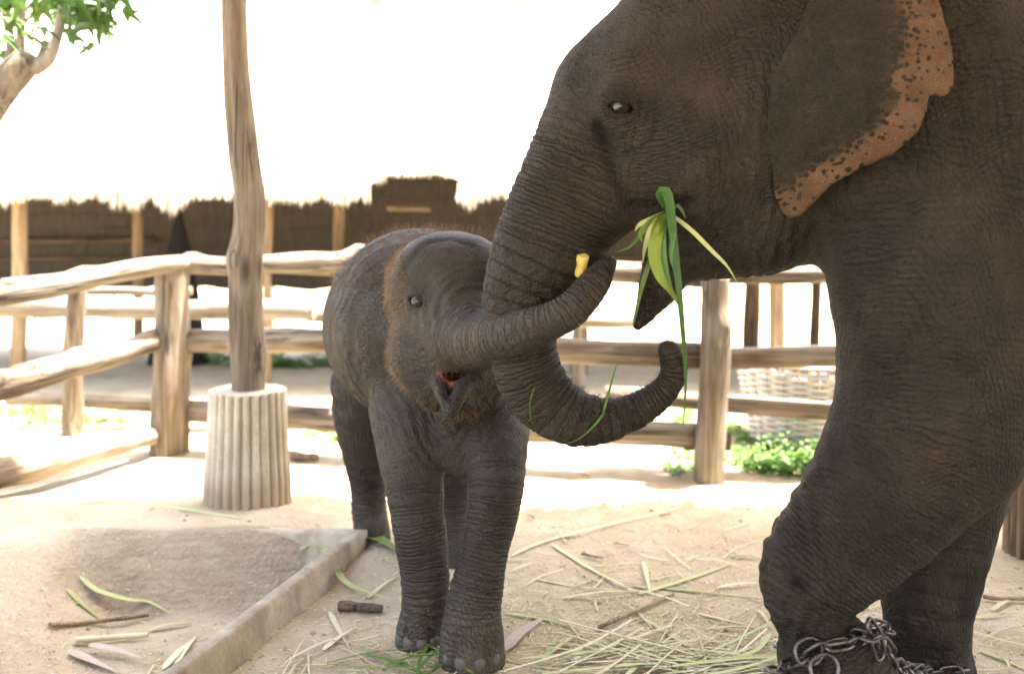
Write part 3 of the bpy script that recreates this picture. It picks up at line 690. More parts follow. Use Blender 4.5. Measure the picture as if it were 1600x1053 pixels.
def strands(name, pts, dirs, lens, rad, mat, parent, inv, bend=None):
    V, Fc = [], []
    for k_, (p, d, L) in enumerate(zip(pts, dirs, lens)):
        d = unit(d); u = unit(np.cross(d, [.3, .5, .81])); v = np.cross(d, u)
        mid = p + d * L * .5; tip = p + d * L + np.array([0, 0, -.22 * L]) ; k = len(V)
        for (c, r) in ((p, rad), (mid, rad * .75)):
            for an in (0, 2.094, 4.189): V.append(c + (u * math.cos(an) + v * math.sin(an)) * r)
        V.append(tip)
        for s in range(3):
            t = (s + 1) % 3; Fc += [(k + s, k + t, k + 3 + t), (k + s, k + 3 + t, k + 3 + s), (k + 3 + s, k + 3 + t, k + 6)]
    o = link(name, mesh_np(name, V, Fc), mat, parent, inv); o['kind'] = 'stuff'; return o

# ------------------------------------------------------------------ the mother
def mother():
    YM, YN, YF = 2.65, 2.42, 2.84
    root = thing('elephant', 'big adult elephant with speckled pink ear edge eating green grass', 'elephant', (1.6, 2.62, 0), 'elephants')
    inv = Matrix.Translation(root.location).inverted(); f = Field()
    T = lambda *a: W(a[0], a[1], a[2], a[3] if len(a) > 3 else YM)
    # head
    f.chain([T(1062, 150, 166), T(1150, 60, 175), T(1200, 130, 190)], .06, 3)
    f.chain([T(1110, 230, 165), T(1180, 300, 128)], .06, 1)
    trunk = f.chain([T(955, 150, 92), T(930, 200, 86), T(903, 262, 83), T(876, 325, 80), T(850, 392, 79), T(825, 450, 69), T(813, 510, 58), T(820, 566, 54), T(845, 616, 52), T(886, 648, 48), T(936, 658, 38), T(986, 645, 28), T(1022, 624, 24), T(1045, 602, 22), T(1052, 574, 20), T(1045, 549, 17)], .07, 3)
    f.chain([T(1006, 58, 60), T(976, 106, 78), T(955, 150, 88)], .03, 3)
    f.chain([T(960, 285, 78), T(1015, 268, 70), T(1070, 262, 62)], .06, 3)                        # upper lip and cheek
    f.chain([T(905, 350, 62), T(950, 312, 60)], .05, 1)
    f.chain([T(1190, 320, 96), T(1130, 350, 84), T(1085, 380, 60), T(1046, 392, 42)], .03, 3)       # lower jaw
    f.chain([T(1050, 402, 42), T(1034, 438, 34), T(1017, 472, 22), T(996, 508, 7)], .02, 3, ky=1.15)
    f.chain([T(960, 402, 8), T(1000, 375, 17), T(1035, 348, 11), T(1068, 330, 4)], .012, 3, 'sub', 1.0) if False else None
    # neck, body
    f.chain([T(1200, 190, 170), T(1300, 175, 208), T(1440, 150, 270)], .1, 2)
    bodyc = f.chain([(1.62, 2.62, 1.50, .60), (2.2, 2.62, 1.47, .68), (2.9, 2.62, 1.42, .62), (3.3, 2.62, 1.3, .45)], .12, 3, ky=.86)
    # near foreleg, bent at the wrist
    leg = f.chain([W(1450, 330, 165, 2.5), W(1457, 430, 156, YN + .02), W(1463, 540, 150, YN), W(1450, 640, 142, YN), W(1392, 752, 118, YN), W(1312, 848, 95, YN), W(1266, 902, 80, YN), W(1266, 955, 62, YN), W(1280, 995, 64, YN), W(1302, 1045, 86, YN), W(1318, 1100, 98, YN), W(1322, 1190, 104, YN)], .09, 3)
    f.ell(at(1492, 694, YN), np.array([100, 105, 100]) * YN / F, .05)
    far = f.chain([W(1500, 560, 130, YF), W(1478, 720, 100, YF), W(1460, 845, 83, YF), W(1449, 945, 68, YF), W(1452, 1010, 61, YF), W(1452, 1050, 68, YF), W(1452, 1075, 72, YF)], .06, 3)
    for (y, x) in ((2.36, 3.0), (2.88, 3.15)):
        f.chain([(x, y, 1.2, .33), (x - .08, y, .75, .22), (x + .05, y, .35, .155), (x, y, .05, .18)], .1, 3)
    f.chain([(3.62, 2.62, 1.75, .06), (3.78, 2.62, 1.3, .035), (3.76, 2.62, .75, .02)], .05, 3)
    # mouth gap
    mouth = f.chain([T(925, 445, 16), T(962, 408, 16), T(990, 372, 12), T(1022, 343, 4.5), T(1058, 327, 2.5)], .014, 3, 'sub', 1.0)
    f.ops[-1] = ('chain', 'sub', .014, f.ops[-1][3], 1.0)
    q_ = f.ops[-1][3]
    # widen the gap through the whole muzzle (towards both cheeks)
    f.ops[-1] = ('chain', 'sub', .014, q_, 14.0)
    # eye: orbit bulge, then almond opening
    pe, ne = f.hit(968, 166)
    f.ell(pe - ne * .035, (.075, .06, .07), .03)
    pe, ne = f.hit(968, 166)
    ex = unit(np.cross([0, 0, 1], ne)); ez = np.cross(ne, ex); rot = np.stack([ex, ne, ez], 1); a_ = R(14); rr_ = np.stack([ex * math.cos(a_) - ez * math.sin(a_), ne, ez * math.cos(a_) + ex * math.sin(a_)], 1)
    f.ell(pe - ez * .004, (.033, .034, .0115), .007, 'sub', rr_)
    f.clip = 0.0
    globals()['mother_field'] = f
    st = .006
    xs = grow(-.14, 1.62, st, 4.0, 1.06, .03); ys = grow(1.98, 2.72, st, 3.35, 1.05, .02); zs = grow(-.012, 2.02, st, 2.35, 1.06, .03)
    Vt, Q = nets(f, xs, ys, zs)
    n_ = f.grad(Vt); d_ = f(Vt)
    Vt = Vt - n_ * np.clip(d_, -.004, .004)[:, None]
    # attributes
    S1, D1 = chain_st(Vt, trunk); S2, D2 = chain_soft(Vt, leg, .12); S3, D3 = chain_st(Vt, far)
    w1 = sstep(.06, .01, D1) * sstep(.03, .22, S1); w2 = sstep(.12, .0, D2) * (.45 + .55 * sstep(.5, 1.0, S2)) * sstep(-.02, .1, S2); w3 = sstep(.05, .01, D3) * sstep(.3, .5, S3)
    ring = np.maximum(w1, np.maximum(w2 * .8, w3 * .35)); along_ = np.where(w1 > np.maximum(w2, w3), S1, np.where(w2 > w3, S2, S3))
    eye_d = np.linalg.norm(Vt - pe, axis=1); mc = at(1045, 335, YM - .2)
    # folds in the mesh itself: trunk rings, rings round the eye, neck folds, wrist creases
    nz = fbm(Vt * 14, 3); dis = np.zeros(len(Vt))
    dis += w1 * .0020 * np.sin(S1 * 6.283 / .021 + nz * 2.2) * (1 - .4 * sstep(.9, 1.4, S1))
    wr = sstep(.2, .06, np.abs(S2 - S2[np.argmin(np.linalg.norm(Vt - at(1268, 950, YN - .1), axis=1))])) * w2
    dis += w2 * .0015 * vnoise(np.stack([Vt[:, 0] * 9 + Vt[:, 2] * 5, Vt[:, 1] * 9, Vt[:, 2] * 34 - Vt[:, 0] * 12], 1)) + wr * .0011 * np.sin(S2 * 6.283 / .024 + nz * 2.2) + wr * .002 * vnoise(np.stack([Vt[:, 0] * 7, Vt[:, 1] * 7, Vt[:, 2] * 55 - Vt[:, 0] * 10], 1))
    er = sstep(.125, .03, eye_d); dis += er * .0028 * np.sin(eye_d * 6.283 / .021 + nz * 1.2) * sstep(.02, .04, eye_d)
    neck = np.exp(-((Vt[:, 0] - at(1235, 0, 2.4)[0]) / .09) ** 2) * (Vt[:, 2] < 1.75); dis += neck * .0042 * np.sin(Vt[:, 0] * 6.283 / .036 + nz * 2.5 + Vt[:, 2] * 2)
    cheek = np.exp(-(np.linalg.norm(Vt - at(1130, 280, 2.4), axis=1) / .2) ** 2); dis += cheek * .0022 * np.sin((Vt[:, 0] + .25 * Vt[:, 2]) * 6.283 / .03 + nz * 3)
    dis += .006 * fbm(Vt * 5, 2) + .0022 * fbm(Vt * 22, 2)
    # temple hollow and the crease from the eye down to the mouth
    tp, _ = f.hit(1050, 95); dis -= .020 * np.exp(-(np.linalg.norm(Vt - tp, axis=1) / .10) ** 2)
    cr = chain_st(Vt, np.array([(*f.hit(px, py)[0], 0.0) for (px, py) in ((935, 195), (950, 240), (965, 290), (985, 320), (1030, 325), (1075, 318))]))[1]
    dis -= .012 * np.exp(-(cr / .018) ** 2)
    cr2 = chain_st(Vt, np.array([(*f.hit(px, py)[0], 0.0) for (px, py) in ((925, 60), (905, 120), (900, 180))]))[1]; dis -= .006 * np.exp(-(cr2 / .03) ** 2)
    Vt = Vt + n_ * dis[:, None]
    oval = chain_st(Vt, np.array([(*f.hit(px, py)[0], 0.0) for (px, py) in ((942, 150), (955, 134), (985, 130), (1012, 148), (1024, 180), (1020, 215), (1000, 234), (978, 238))]))[1]
    Vt = Vt - n_ * (.0045 * np.exp(-(oval / .006) ** 2))[:, None]
    me = mesh_np('elephant', Vt - np.array(root.location), Q)
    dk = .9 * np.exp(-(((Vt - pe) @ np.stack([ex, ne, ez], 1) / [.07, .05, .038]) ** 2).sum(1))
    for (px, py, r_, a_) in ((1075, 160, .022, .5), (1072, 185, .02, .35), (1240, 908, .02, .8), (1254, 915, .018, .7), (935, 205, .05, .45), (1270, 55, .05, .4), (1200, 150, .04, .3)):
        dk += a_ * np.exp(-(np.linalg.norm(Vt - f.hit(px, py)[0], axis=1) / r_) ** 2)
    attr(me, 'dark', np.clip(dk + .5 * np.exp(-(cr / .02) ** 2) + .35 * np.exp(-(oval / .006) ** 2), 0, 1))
    pig = np.zeros(len(Vt))
    for (px, py, r_, a_) in ((1075, 160, .03, .25), (1010, 115, .05, .25), (1110, 130, .06, .15), (930, 300, .1, .1), (1470, 720, .05, .3)):
        pig += a_ * np.exp(-(np.linalg.norm(Vt - f.hit(px, py)[0], axis=1) / r_) ** 2)
    pig += .7 * np.exp(-(np.linalg.norm(Vt - f.hit(1000, 349)[0], axis=1) / .026) ** 2)
    attr(me, 'along', along_); attr(me, 'ring', ring); attr(me, 'fine', np.clip(1 - ring * .5 - er * .4, .2, 1) * (.8 + .3 * sstep(.6, 1.1, Vt[:, 0])))
    attr(me, 'pigment', np.clip(pig, 0, 1)); attr(me, 'dusty', np.clip(.55 * sstep(.7, .15, Vt[:, 2]) * sstep(-.3, .4, nz) + .25 * w1 * sstep(.4, .9, S1), 0, .7))
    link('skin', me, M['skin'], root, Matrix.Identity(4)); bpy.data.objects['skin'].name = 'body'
    eyeball(root, inv, pe - ne * .033, unit(ne + np.array([-.25, 0, -.1])), .030, 'dark_eye')
    # ear -------------------------------------------------------------
    poly_px = [(1300, -150), (1270, -20), (1245, 50), (1222, 85), (1203, 130), (1198, 195), (1205, 255), (1210, 308), (1220, 334), (1234, 343), (1250, 338), (1272, 318), (1300, 290), (1345, 265), (1398, 241), (1434, 206), (1447, 175), (1452, 151), (1462, 150), (1470, 153), (1482, 148), (1491, 136), (1491, 92), (1482, 44), (1468, 0), (1440, -90), (1390, -170)]
    YE_ = 2.235
    pol = np.array([at(x, y, YE_)[[0, 2]] for x, y in poly_px])
    def poly_sd(X, Z):
        d = np.full(len(X), 1e9); ins = np.zeros(len(X), bool); n0 = len(pol)
        for i in range(n0):
            a, b2 = pol[i], pol[(i + 1) % n0]; e = b2 - a; wx, wz = X - a[0], Z - a[1]; t = np.clip((wx * e[0] + wz * e[1]) / (e @ e), 0, 1)
            d = np.minimum(d, (wx - e[0] * t) ** 2 + (wz - e[1] * t) ** 2)
            c = ((a[1] <= Z) & (b2[1] > Z)) | ((b2[1] <= Z) & (a[1] > Z)); xx = a[0] + (Z - a[1]) / np.where(e[1] == 0, 1e-9, e[1]) * e[0]; ins ^= c & (X < xx)
        d = np.sqrt(d); return np.where(ins, -d, d)
    # the sheet hangs just proud of head, neck and shoulder
    lo, hi = pol.min(0) - .07, pol.max(0) + .07; gxs = np.linspace(lo[0] - .02, hi[0] + .02, 24); gzs = np.linspace(lo[1] - .02, hi[1] + .02, 28); surf = np.zeros((24, 28))
    for a_i, gx_ in enumerate(gxs):
        for b_i, gz_ in enumerate(gzs):
            col = np.stack([np.full(60, gx_), np.linspace(1.9, 2.7, 60), np.full(60, gz_)], 1); dd = f(col); k_ = np.argmax(dd < 0.0); surf[a_i, b_i] = col[k_, 1] if dd[k_] < 0 else 2.5
    for _ in range(6):
        p_ = np.pad(surf, 1, mode='edge'); surf = np.minimum(surf, .0 + (p_[:-2, 1:-1] + p_[2:, 1:-1] + p_[1:-1, :-2] + p_[1:-1, 2:]) / 4)
    def ysheet(X, Z):
        u = np.clip((X - gxs[0]) / (gxs[1] - gxs[0]), 0, 22.999); v = np.clip((Z - gzs[0]) / (gzs[1] - gzs[0]), 0, 26.999); i0, j0 = u.astype(int), v.astype(int); u, v = u - i0, v - j0
        return surf[i0, j0] * (1 - u) * (1 - v) + surf[i0 + 1, j0] * u * (1 - v) + surf[i0, j0 + 1] * (1 - u) * v + surf[i0 + 1, j0 + 1] * u * v
    def earf(P):
        X, Z = P[:, 0], P[:, 2]; kq = YE_ / P[:, 1]; s2 = poly_sd(X * kq, CH + (Z - CH) * kq) / kq
        fr = sstep(.07, .29, X - lo[0]); y0 = ysheet(X, Z) - .012 - .040 * fr * (1 + .25 * np.sin(X * 11 + Z * 7)) - .02 * sstep(.10, .0, -s2) * sstep(.2, .5, fr)
        th = .0085 + .012 * sstep(.02, .15, -s2)
        return smax(s2 * .8, (np.abs(P[:, 1] - y0) - th) * .85, .012)
    st = .005
    Ve, Qe = nets(earf, np.arange(lo[0] - .03, hi[0] + .03, st), np.arange(1.92, 2.56, st), np.arange(lo[1] - .03, hi[1] + .03, st))
    e_ = .003; ng = np.stack([earf(Ve + np.eye(3)[i] * e_) - earf(Ve - np.eye(3)[i] * e_) for i in range(3)], 1); ng /= np.linalg.norm(ng, axis=1, keepdims=True) + 1e-9
    Ve = Ve + ng * (.0016 * fbm(Ve * 16, 3) + .001 * np.sin(Ve[:, 0] * 90 + fbm(Ve * 9) * 4))[:, None]
    me = mesh_np('ear', Ve - np.array(root.location), Qe)
    kq = YE_ / Ve[:, 1]; Vq = np.stack([Ve[:, 0] * kq, Ve[:, 1], CH + (Ve[:, 2] - CH) * kq], 1)
    # loss of pigment: wide along the lower and rear margins, none along the front
    rear = chain_st(np.stack([Vq[:, 0], np.zeros(len(Ve)), Vq[:, 2]], 1), np.array([(p[0], 0, p[1], 0.0) for p in pol[8:26]]))[1]
    wid = .062 + .05 * np.exp(-((Vq[:, 0] - at(1420, 0, YE_)[0]) / .07) ** 2)
    pk = sstep(1.0, .62, rear / wid + .28 * fbm(Ve * 16, 2)); 
    attr(me, 'edge', np.clip(1 - rear / (wid * 2.0), 0, 1)); attr(me, 'pink', pk)
    m, n, b = newmat('ear skin'); q = NB(n); o = q.obj()
    nzs = q.noise(o, 10, 4); base = q.ramp(q.math('ADD', q.math('MULTIPLY', nzs, .6), q.math('MULTIPLY', q.noise(o, 90, 4), .4)), [(.34, (.0135, .0108, .0070)), (.66, (.034, .0272, .0184))])
    pkc = q.ramp(q.noise(o, 14, 3), [(.3, (.075, .041, .0215)), (.7, (.122, .071, .038))])
    edge = q.attr('edge'); pkn = q.attr('pink')
    wv = q.node('ShaderNodeVectorMath', operation='MULTIPLY_ADD'); cn = q.node('ShaderNodeTexNoise'); q.L(o, cn.inputs['Vector']); cn.inputs['Scale'].default_value = 45
    q.L(cn.outputs['Color'], wv.inputs[0]); wv.inputs[1].default_value = (.007, .007, .007); q.L(o, wv.inputs[2]); ov = wv.outputs[0]
    va, vb = q.vor(q.map(ov, (1, .25, 1)), 42, 'F1', .9), q.vor(q.map(ov, (1, .25, 1)), 72, 'F1', 1.0)
    inner = q.math('SUBTRACT', 1.0, edge)
    sa = q.math('MULTIPLY', q.ramp(q.math('SUBTRACT', va, q.math('ADD', .12, q.math('MULTIPLY', q.noise(o, 22, 1), .18))), [(.0, 1), (.06, 0)]), q.ramp(q.noise(o, 31, 1), [(.3, 0), (.4, 1)]))
    sb = q.ramp(q.math('SUBTRACT', vb, q.math('MULTIPLY', q.math('SUBTRACT', inner, .02), .95)), [(.0, 1), (.09, 0)])
    spots = q.math('MAXIMUM', sa, sb)
    fr_ = q.math('MULTIPLY', q.math('SUBTRACT', 1.0, spots), q.ramp(edge, [(.04, 0), (.6, 1)]))
    colr = q.mix(q.math('MULTIPLY', fr_, q.ramp(pkn, [(.02, .35), (.5, 1)])), base, pkc); q.L(colr, b.inputs['Base Color'])
    h = q.math('ADD', q.noise(q.map(o, (60, 60, 20), (0, R(30), 0)), 1, 4), q.math('MULTIPLY', q.ramp(q.vor(o, 150, 'DISTANCE_TO_EDGE'), [(0, 0), (.2, 1)]), .35)); q.bump(h, .008, 1.0, b); b.inputs['Roughness'].default_value = .75; b.inputs['Specular IOR Level'].default_value = .12
    M['ear'] = m
    link('ear', me, m, root, Matrix.Identity(4))
    V2 = Ve.copy(); V2[:, 1] = 2 * YM - V2[:, 1]; me2 = mesh_np('ear', V2 - np.array(root.location), Qe[:, ::-1])
    for nm in ('edge', 'pink'):
        vals = np.zeros(len(Ve), np.float32); me.attributes[nm].data.foreach_get('value', vals); attr(me2, nm, vals)
    link('ear', me2, m, root, Matrix.Identity(4))
    # bristles on the lower lip and the inside of the trunk's curl
    pts, dirs, lens = [], [], []
    cand = np.where((w1 > .8) & (S1 > .85) & (n_[:, 2] > .25) & (Vt[:, 1] < 2.72))[0]
    for k_ in rng.choice(cand, min(420, len(cand)), replace=False): pts.append(Vt[k_]); dirs.append(n_[k_] + rng.normal(0, .25, 3)); lens.append(rng.uniform(.008, .022))
    lipd = chain_st(Vt, np.array([W(1012, 430, 0, YM), W(992, 505, 0, YM)]))[1]
    cand = np.where((lipd < .045) & (n_[:, 0] < -.2))[0]
    for k_ in rng.choice(cand, min(160, len(cand)), replace=False): pts.append(Vt[k_]); dirs.append(n_[k_] + rng.normal(0, .2, 3)); lens.append(rng.uniform(.006, .016))
    cand = np.where((Vt[:, 0] < 1.2) & (n_[:, 2] > .55) & (Vt[:, 2] > 1.7))[0]
    for k_ in rng.choice(cand, min(300, len(cand)), replace=False): pts.append(Vt[k_]); dirs.append(n_[k_] + rng.normal(0, .3, 3)); lens.append(rng.uniform(.02, .04))
    strands('bristles', pts, dirs, lens, .0006, M['bristle'], root, inv)
    return root, f
mum, fm = mother()

# ------------------------------------------------------------------ the calf
def calf():
    root = thing('elephant', 'hairy elephant calf facing the camera with its trunk round the mother trunk', 'elephant', (-.3, 3.5, 0), 'elephants')
    inv = Matrix.Translation(root.location).inverted(); f = Field()
    f.chain([(-.235, 3.36, .92, .24), (-.315, 3.56, .965, .355), (-.40, 3.86, .95, .35), (-.44, 4.08, .88, .26)], .08, 3)
    # head
    f.ell(at(705, 452, 3.16), (.205, .21, .19), .05)
    f.chain([W(668, 425, 46, 3.05), W(735, 425, 50, 3.05)], .07, 1)
    f.chain([W(690, 545, 76, 3.10), W(735, 560, 74, 3.10)], .07, 1)
    f.chain([W(715, 505, 72, 3.02), W(725, 545, 62, 2.98)], .06, 1)
    trunk = f.chain([W(712, 490, 62, 3.02), W(725, 522, 52, 2.90), W(752, 533, 44, 2.76), W(785, 526, 38, 2.62), W(820, 517, 34, 2.53), W(860, 503, 29, 2.475), W(895, 482, 28, 2.465), W(920, 455, 25, 2.49), W(936, 432, 20, 2.53), W(948, 414, 14, 2.57)], .045, 3)
    f.chain([W(948, 414, 13, 2.57), W(957, 409, 5, 2.575)], .012, 1)
    # cheeks, lip
    f.chain([W(655, 560, 42, 3.05), W(690, 600, 42, 3.02)], .05, 1)
    f.chain([W(722, 612, 40, 3.02), W(716, 620, 26, 2.95)], .03, 1)
    # neck / chest / dewlap
    f.chain([W(690, 540, 92, 3.42), W(708, 645, 88, 3.34)], .05, 1)
    f.chain([W(706, 640, 22, 3.12), W(716, 695, 34, 3.14), W(722, 735, 12, 3.12)], .04, 3)
    lf = f.chain([W(640, 640, 62, 3.29), W(642, 700, 53, 3.20), W(649, 780, 43, 3.12), W(661, 860, 41, 3.10), W(665, 928, 37, 3.09), W(660, 958, 34, 3.085), W(656, 985, 37, 3.08), W(656, 1030, 40, 3.08)], .045, 3)
    rf = f.chain([W(772, 630, 58, 3.28), W(775, 690, 50, 3.14), W(774, 750, 44, 3.04), W(768, 805, 41, 3.01), W(758, 860, 37.5, 2.985), W(744, 920, 41, 2.97), W(739, 955, 43, 2.96), W(738, 990, 48, 2.955), W(738, 1040, 52, 2.955)], .045, 3)
    lr = f.chain([W(582, 610, 66, 3.98), W(572, 680, 44, 4.02), W(575, 745, 30, 4.08), W(577, 795, 27, 4.09), W(581, 830, 29, 4.07), W(582, 860, 31, 4.06)], .05, 3)
    rr = f.chain([W(708, 610, 60, 3.95), W(706, 700, 40, 3.9), W(707, 770, 28, 3.87), W(708, 830, 26, 3.84), W(712, 860, 28, 3.82), W(713, 890, 29, 3.82)], .05, 3)
    # open mouth between trunk root and lower lip; the lip hangs forward like a small spout
    f.ell(at(714, 584, 2.93), (.046, .085, .023), .010, 'sub')
    f.chain([W(752, 590, 16, 2.97), W(728, 602, 14, 2.90), W(714, 626, 11, 2.84), W(704, 645, 8, 2.82)], .016, 3)
    f.chain([W(680, 584, 14, 2.97), W(686, 602, 12, 2.90), W(694, 628, 9, 2.84), W(702, 645, 8, 2.82)], .016, 3)
    f.chain([W(712, 612, 13, 2.93), W(704, 634, 7, 2.835)], .008, 1)
    f.chain([W(706, 594, 9, 2.86), W(701, 630, 4.5, 2.80)], .008, 1, 'sub')
    # eye
    pe, ne = f.hit(648, 470)
    f.ell(pe - ne * .022, (.042, .034, .038), .03)
    pe, ne = f.hit(648, 470)
    ex = unit(np.cross([0, 0, 1], ne)); ez = np.cross(ne, ex); a_ = R(-24); rr_ = np.stack([ex * math.cos(a_) + ez * math.sin(a_), ne, ez * math.cos(a_) - ex * math.sin(a_)], 1)
    f.ell(pe - ez * .001, (.0265, .03, .0140), .006, 'sub', rr_)
    f.chain([(*(pe + ex * .030 * math.cos(t_) + ez * (.020 * math.sin(t_) + .003) - ne * (.008 + .006 * abs(math.cos(t_)))), .0042) for t_ in np.linspace(.15, math.pi - .15, 7)], .007, 2)
    f.clip = .004
    st = .005
    xs = np.arange(-.80, .32, st); ys = grow(2.36, 3.3, st, 4.42, 1.05, .016); zs = np.arange(-.01, 1.42, st)
    Vt, Q = nets(f, xs, ys, zs)
    n_ = f.grad(Vt); d_ = f(Vt)
    Vt = Vt - n_ * np.clip(d_, -.004, .004)[:, None]
    nz = fbm(Vt * 14, 3); dis = .004 * fbm(Vt * 6, 2) + .0016 * fbm(Vt * 24, 2)
    S1, D1 = chain_st(Vt, trunk); w1 = sstep(.03, .008, D1) * sstep(.08, .2, S1); ring = w1 * .8; al = S1.copy()
    dis += w1 * .0007 * np.sin(S1 * 6.283 / .021 + nz * 2.4)
    for ch in (lf, rf, lr, rr):
        S, D = chain_st(Vt, ch); L = float(np.linalg.norm(np.diff(ch[:, :3], axis=0), axis=1).sum()); w_ = sstep(.035, .01, D) * sstep(.18, .36, S) * sstep(L - .10, L - .16, S)
        u = w_ * .7 > ring; al[u] = S[u]; ring = np.maximum(ring, w_ * .7)
        ank = np.exp(-((S - (L - .2)) / .07) ** 2)
        dis += w_ * (.0006 + .0016 * ank) * np.sin(S * 6.283 / .028 + nz * 3.2)
    eye_d = np.linalg.norm(Vt - pe, axis=1); er = sstep(.075, .02, eye_d); dis += er * .0018 * np.sin(eye_d * 6.283 / .015 + nz) * sstep(.014, .026, eye_d)
    # folds over the trunk root
    tb = at(735, 490, 2.96); td = np.linalg.norm((Vt - tb) * [1, .7, 1], axis=1); dis += np.exp(-((td - .10) / .05) ** 2) * (n_[:, 1] < -.1) * (Vt[:, 2] > tb[2] - .03) * .0035 * np.sin(td * 6.283 / .023 + nz * 1.2)
    # chest folds, slanting to the middle
    ch_w = np.exp(-(((Vt[:, 0] + .2) / .2) ** 2 + ((Vt[:, 2] - .72) / .14) ** 2)) * (Vt[:, 1] < 3.3); dis += ch_w * .004 * np.sin((np.abs(Vt[:, 0] + .18) * .9 - Vt[:, 2] * .55) * 6.283 / .032 + nz * 3)
    sidew = (Vt[:, 1] > 3.25) * sstep(.5, .7, Vt[:, 2]); dis += sidew * .002 * np.sin(Vt[:, 1] * 6.283 / .06 + nz * 4)
    ridge = chain_st(Vt, np.array([(*f.hit(px, py)[0], 0.0) for (px, py) in ((628, 430), (645, 400), (672, 378), (705, 372), (738, 384))]))[1]
    dis -= .0055 * np.exp(-(ridge / .014) ** 2)
    # toes: grooves between the nails
    for (cx, cy) in ((at(656, 1000, 3.08)[0], 3.08), (at(738, 1010, 2.955)[0], 2.955)):
        an = np.arctan2(Vt[:, 0] - cx, -(Vt[:, 1] - cy)); loc = (np.hypot(Vt[:, 0] - cx, Vt[:, 1] - cy) < .14) * sstep(.15, .07, Vt[:, 2])
        dis -= loc * .006 * (np.cos(an * 5.7) < -.86) * 1.0
    Vt = Vt + n_ * dis[:, None]
    me = mesh_np('body', Vt - np.array(root.location), Q)
    mouth_d = chain_st(Vt, np.array([W(704, 584, 0, 2.93), W(728, 584, 0, 2.97)]))[1]
    pig = sstep(.06, .02, mouth_d) * (Vt[:, 1] > 2.87) * sstep(.085, .05, np.abs(Vt[:, 0] - at(712, 0, 2.93)[0]))
    face = np.exp(-(np.linalg.norm(Vt - at(690, 450, 2.95), axis=1) / .2) ** 2)
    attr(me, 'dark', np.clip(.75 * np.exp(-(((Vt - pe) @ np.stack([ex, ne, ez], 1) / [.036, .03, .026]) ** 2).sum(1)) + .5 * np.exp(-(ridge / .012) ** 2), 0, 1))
    attr(me, 'along', al); attr(me, 'ring', ring); attr(me, 'fine', np.clip(1 - ring * .5 - face * .55, .2, 1)); attr(me, 'pigment', np.clip(pig, 0, 1))
    attr(me, 'dusty', np.clip(.75 * sstep(.32, .02, Vt[:, 2]), 0, .75))
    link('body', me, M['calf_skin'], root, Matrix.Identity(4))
    eyeball(root, inv, pe - ne * .0245, unit(ne + np.array([.28, 0, .05])), .0245)
    # ears: sheets folded back along the neck
    for sx in (-1, 1):
        cx = at(705, 0, 3.16)[0]
        prof = [(3.17, 1.17), (3.20, 1.20), (3.27, 1.225), (3.36, 1.20), (3.41, 1.16), (3.42, 1.05), (3.39, .95), (3.33, .90), (3.27, .935), (3.22, 1.02)]
        pol = np.array(prof)
        def ef(P):
            Yv, Zv = P[:, 1], P[:, 2]; d = np.full(len(P), 1e9); ins = np.zeros(len(P), bool)
            for i in range(len(pol)):
                a, b2 = pol[i], pol[(i + 1) % len(pol)]; e = b2 - a; wx, wz = Yv - a[0], Zv - a[1]; t = np.clip((wx * e[0] + wz * e[1]) / (e @ e), 0, 1)
                d = np.minimum(d, (wx - e[0] * t) ** 2 + (wz - e[1] * t) ** 2); c = ((a[1] <= Zv) & (b2[1] > Zv)) | ((b2[1] <= Zv) & (a[1] > Zv)); xx = a[0] + (Zv - a[1]) / np.where(e[1] == 0, 1e-9, e[1]) * e[0]; ins ^= c & (Yv < xx)
            s2 = np.where(ins, -np.sqrt(d), np.sqrt(d)); x0 = cx + sx * (.19 + .46 * (Yv - 3.17) - .55 * (Yv - 3.17) ** 2 + .02 * np.sin(Zv * 14))
            return smax(s2, np.abs(P[:, 0] - x0) - .009, .01)
        x_ = sorted((cx + sx * .12, cx + sx * .36))
        Ve, Qe = nets(ef, np.arange(x_[0], x_[1], .005), np.arange(3.12, 3.46, .005), np.arange(.86, 1.32, .005))
        me = mesh_np('ear', Ve + np.stack([.004 * fbm(Ve * 9, 2), 0 * Ve[:, 0], 0 * Ve[:, 0]], 1) - np.array(root.location), Qe)
        for nm, vv in (('along', 0), ('ring', 0), ('fine', .7), ('pigment', .12), ('dusty', .1)): attr(me, nm, np.full(len(Ve), vv))
        e_o = link('ear', me, M['calf_skin'], root, Matrix.Identity(4))
        if sx < 0:
            sel = rng.choice(np.where((Ve[:, 0] < cx - .15))[0], 700); dr = np.stack([np.full(700, -.9), rng.normal(-.35, .3, 700), rng.normal(-.2, .35, 700)], 1)
            strands('hair', Ve[sel], dr, rng.uniform(.012, .032, 700), .0007, M['hair_backlit'], e_o, inv)
    # toenails
    for (cx, cy, z0, R0, angs) in ((at(656, 1000, 3.08)[0], 3.08, .035, .079, (-62, -26, 10, 46)), (at(738, 1010, 2.955)[0], 2.955, .038, .098, (-56, -20, 16, 52)), (at(581, 840, 4.06)[0], 4.06, .03, .078, (-45, 0, 45))):
        for a in angs:
            bm = bmesh.new(); bmesh.ops.create_uvsphere(bm, u_segments=16, v_segments=10, radius=1.0)
            for v in bm.verts: v.co = Vector((v.co.x * .021, v.co.y * .012, v.co.z * .020 if v.co.z > 0 else v.co.z * .028))
            me = bpy.data.meshes.new('toenail'); bm.to_mesh(me); bm.free()
            for p in me.polygons: p.use_smooth = True
            an = R(a); d = Vector((math.sin(an), -math.cos(an), 0))
            mt = Matrix.Translation(Vector((cx, cy, z0)) + d * (R0 - .0085)) @ Matrix.Rotation(an, 4, 'Z')
            link('toenail', me, M['nail'], root, inv @ mt)
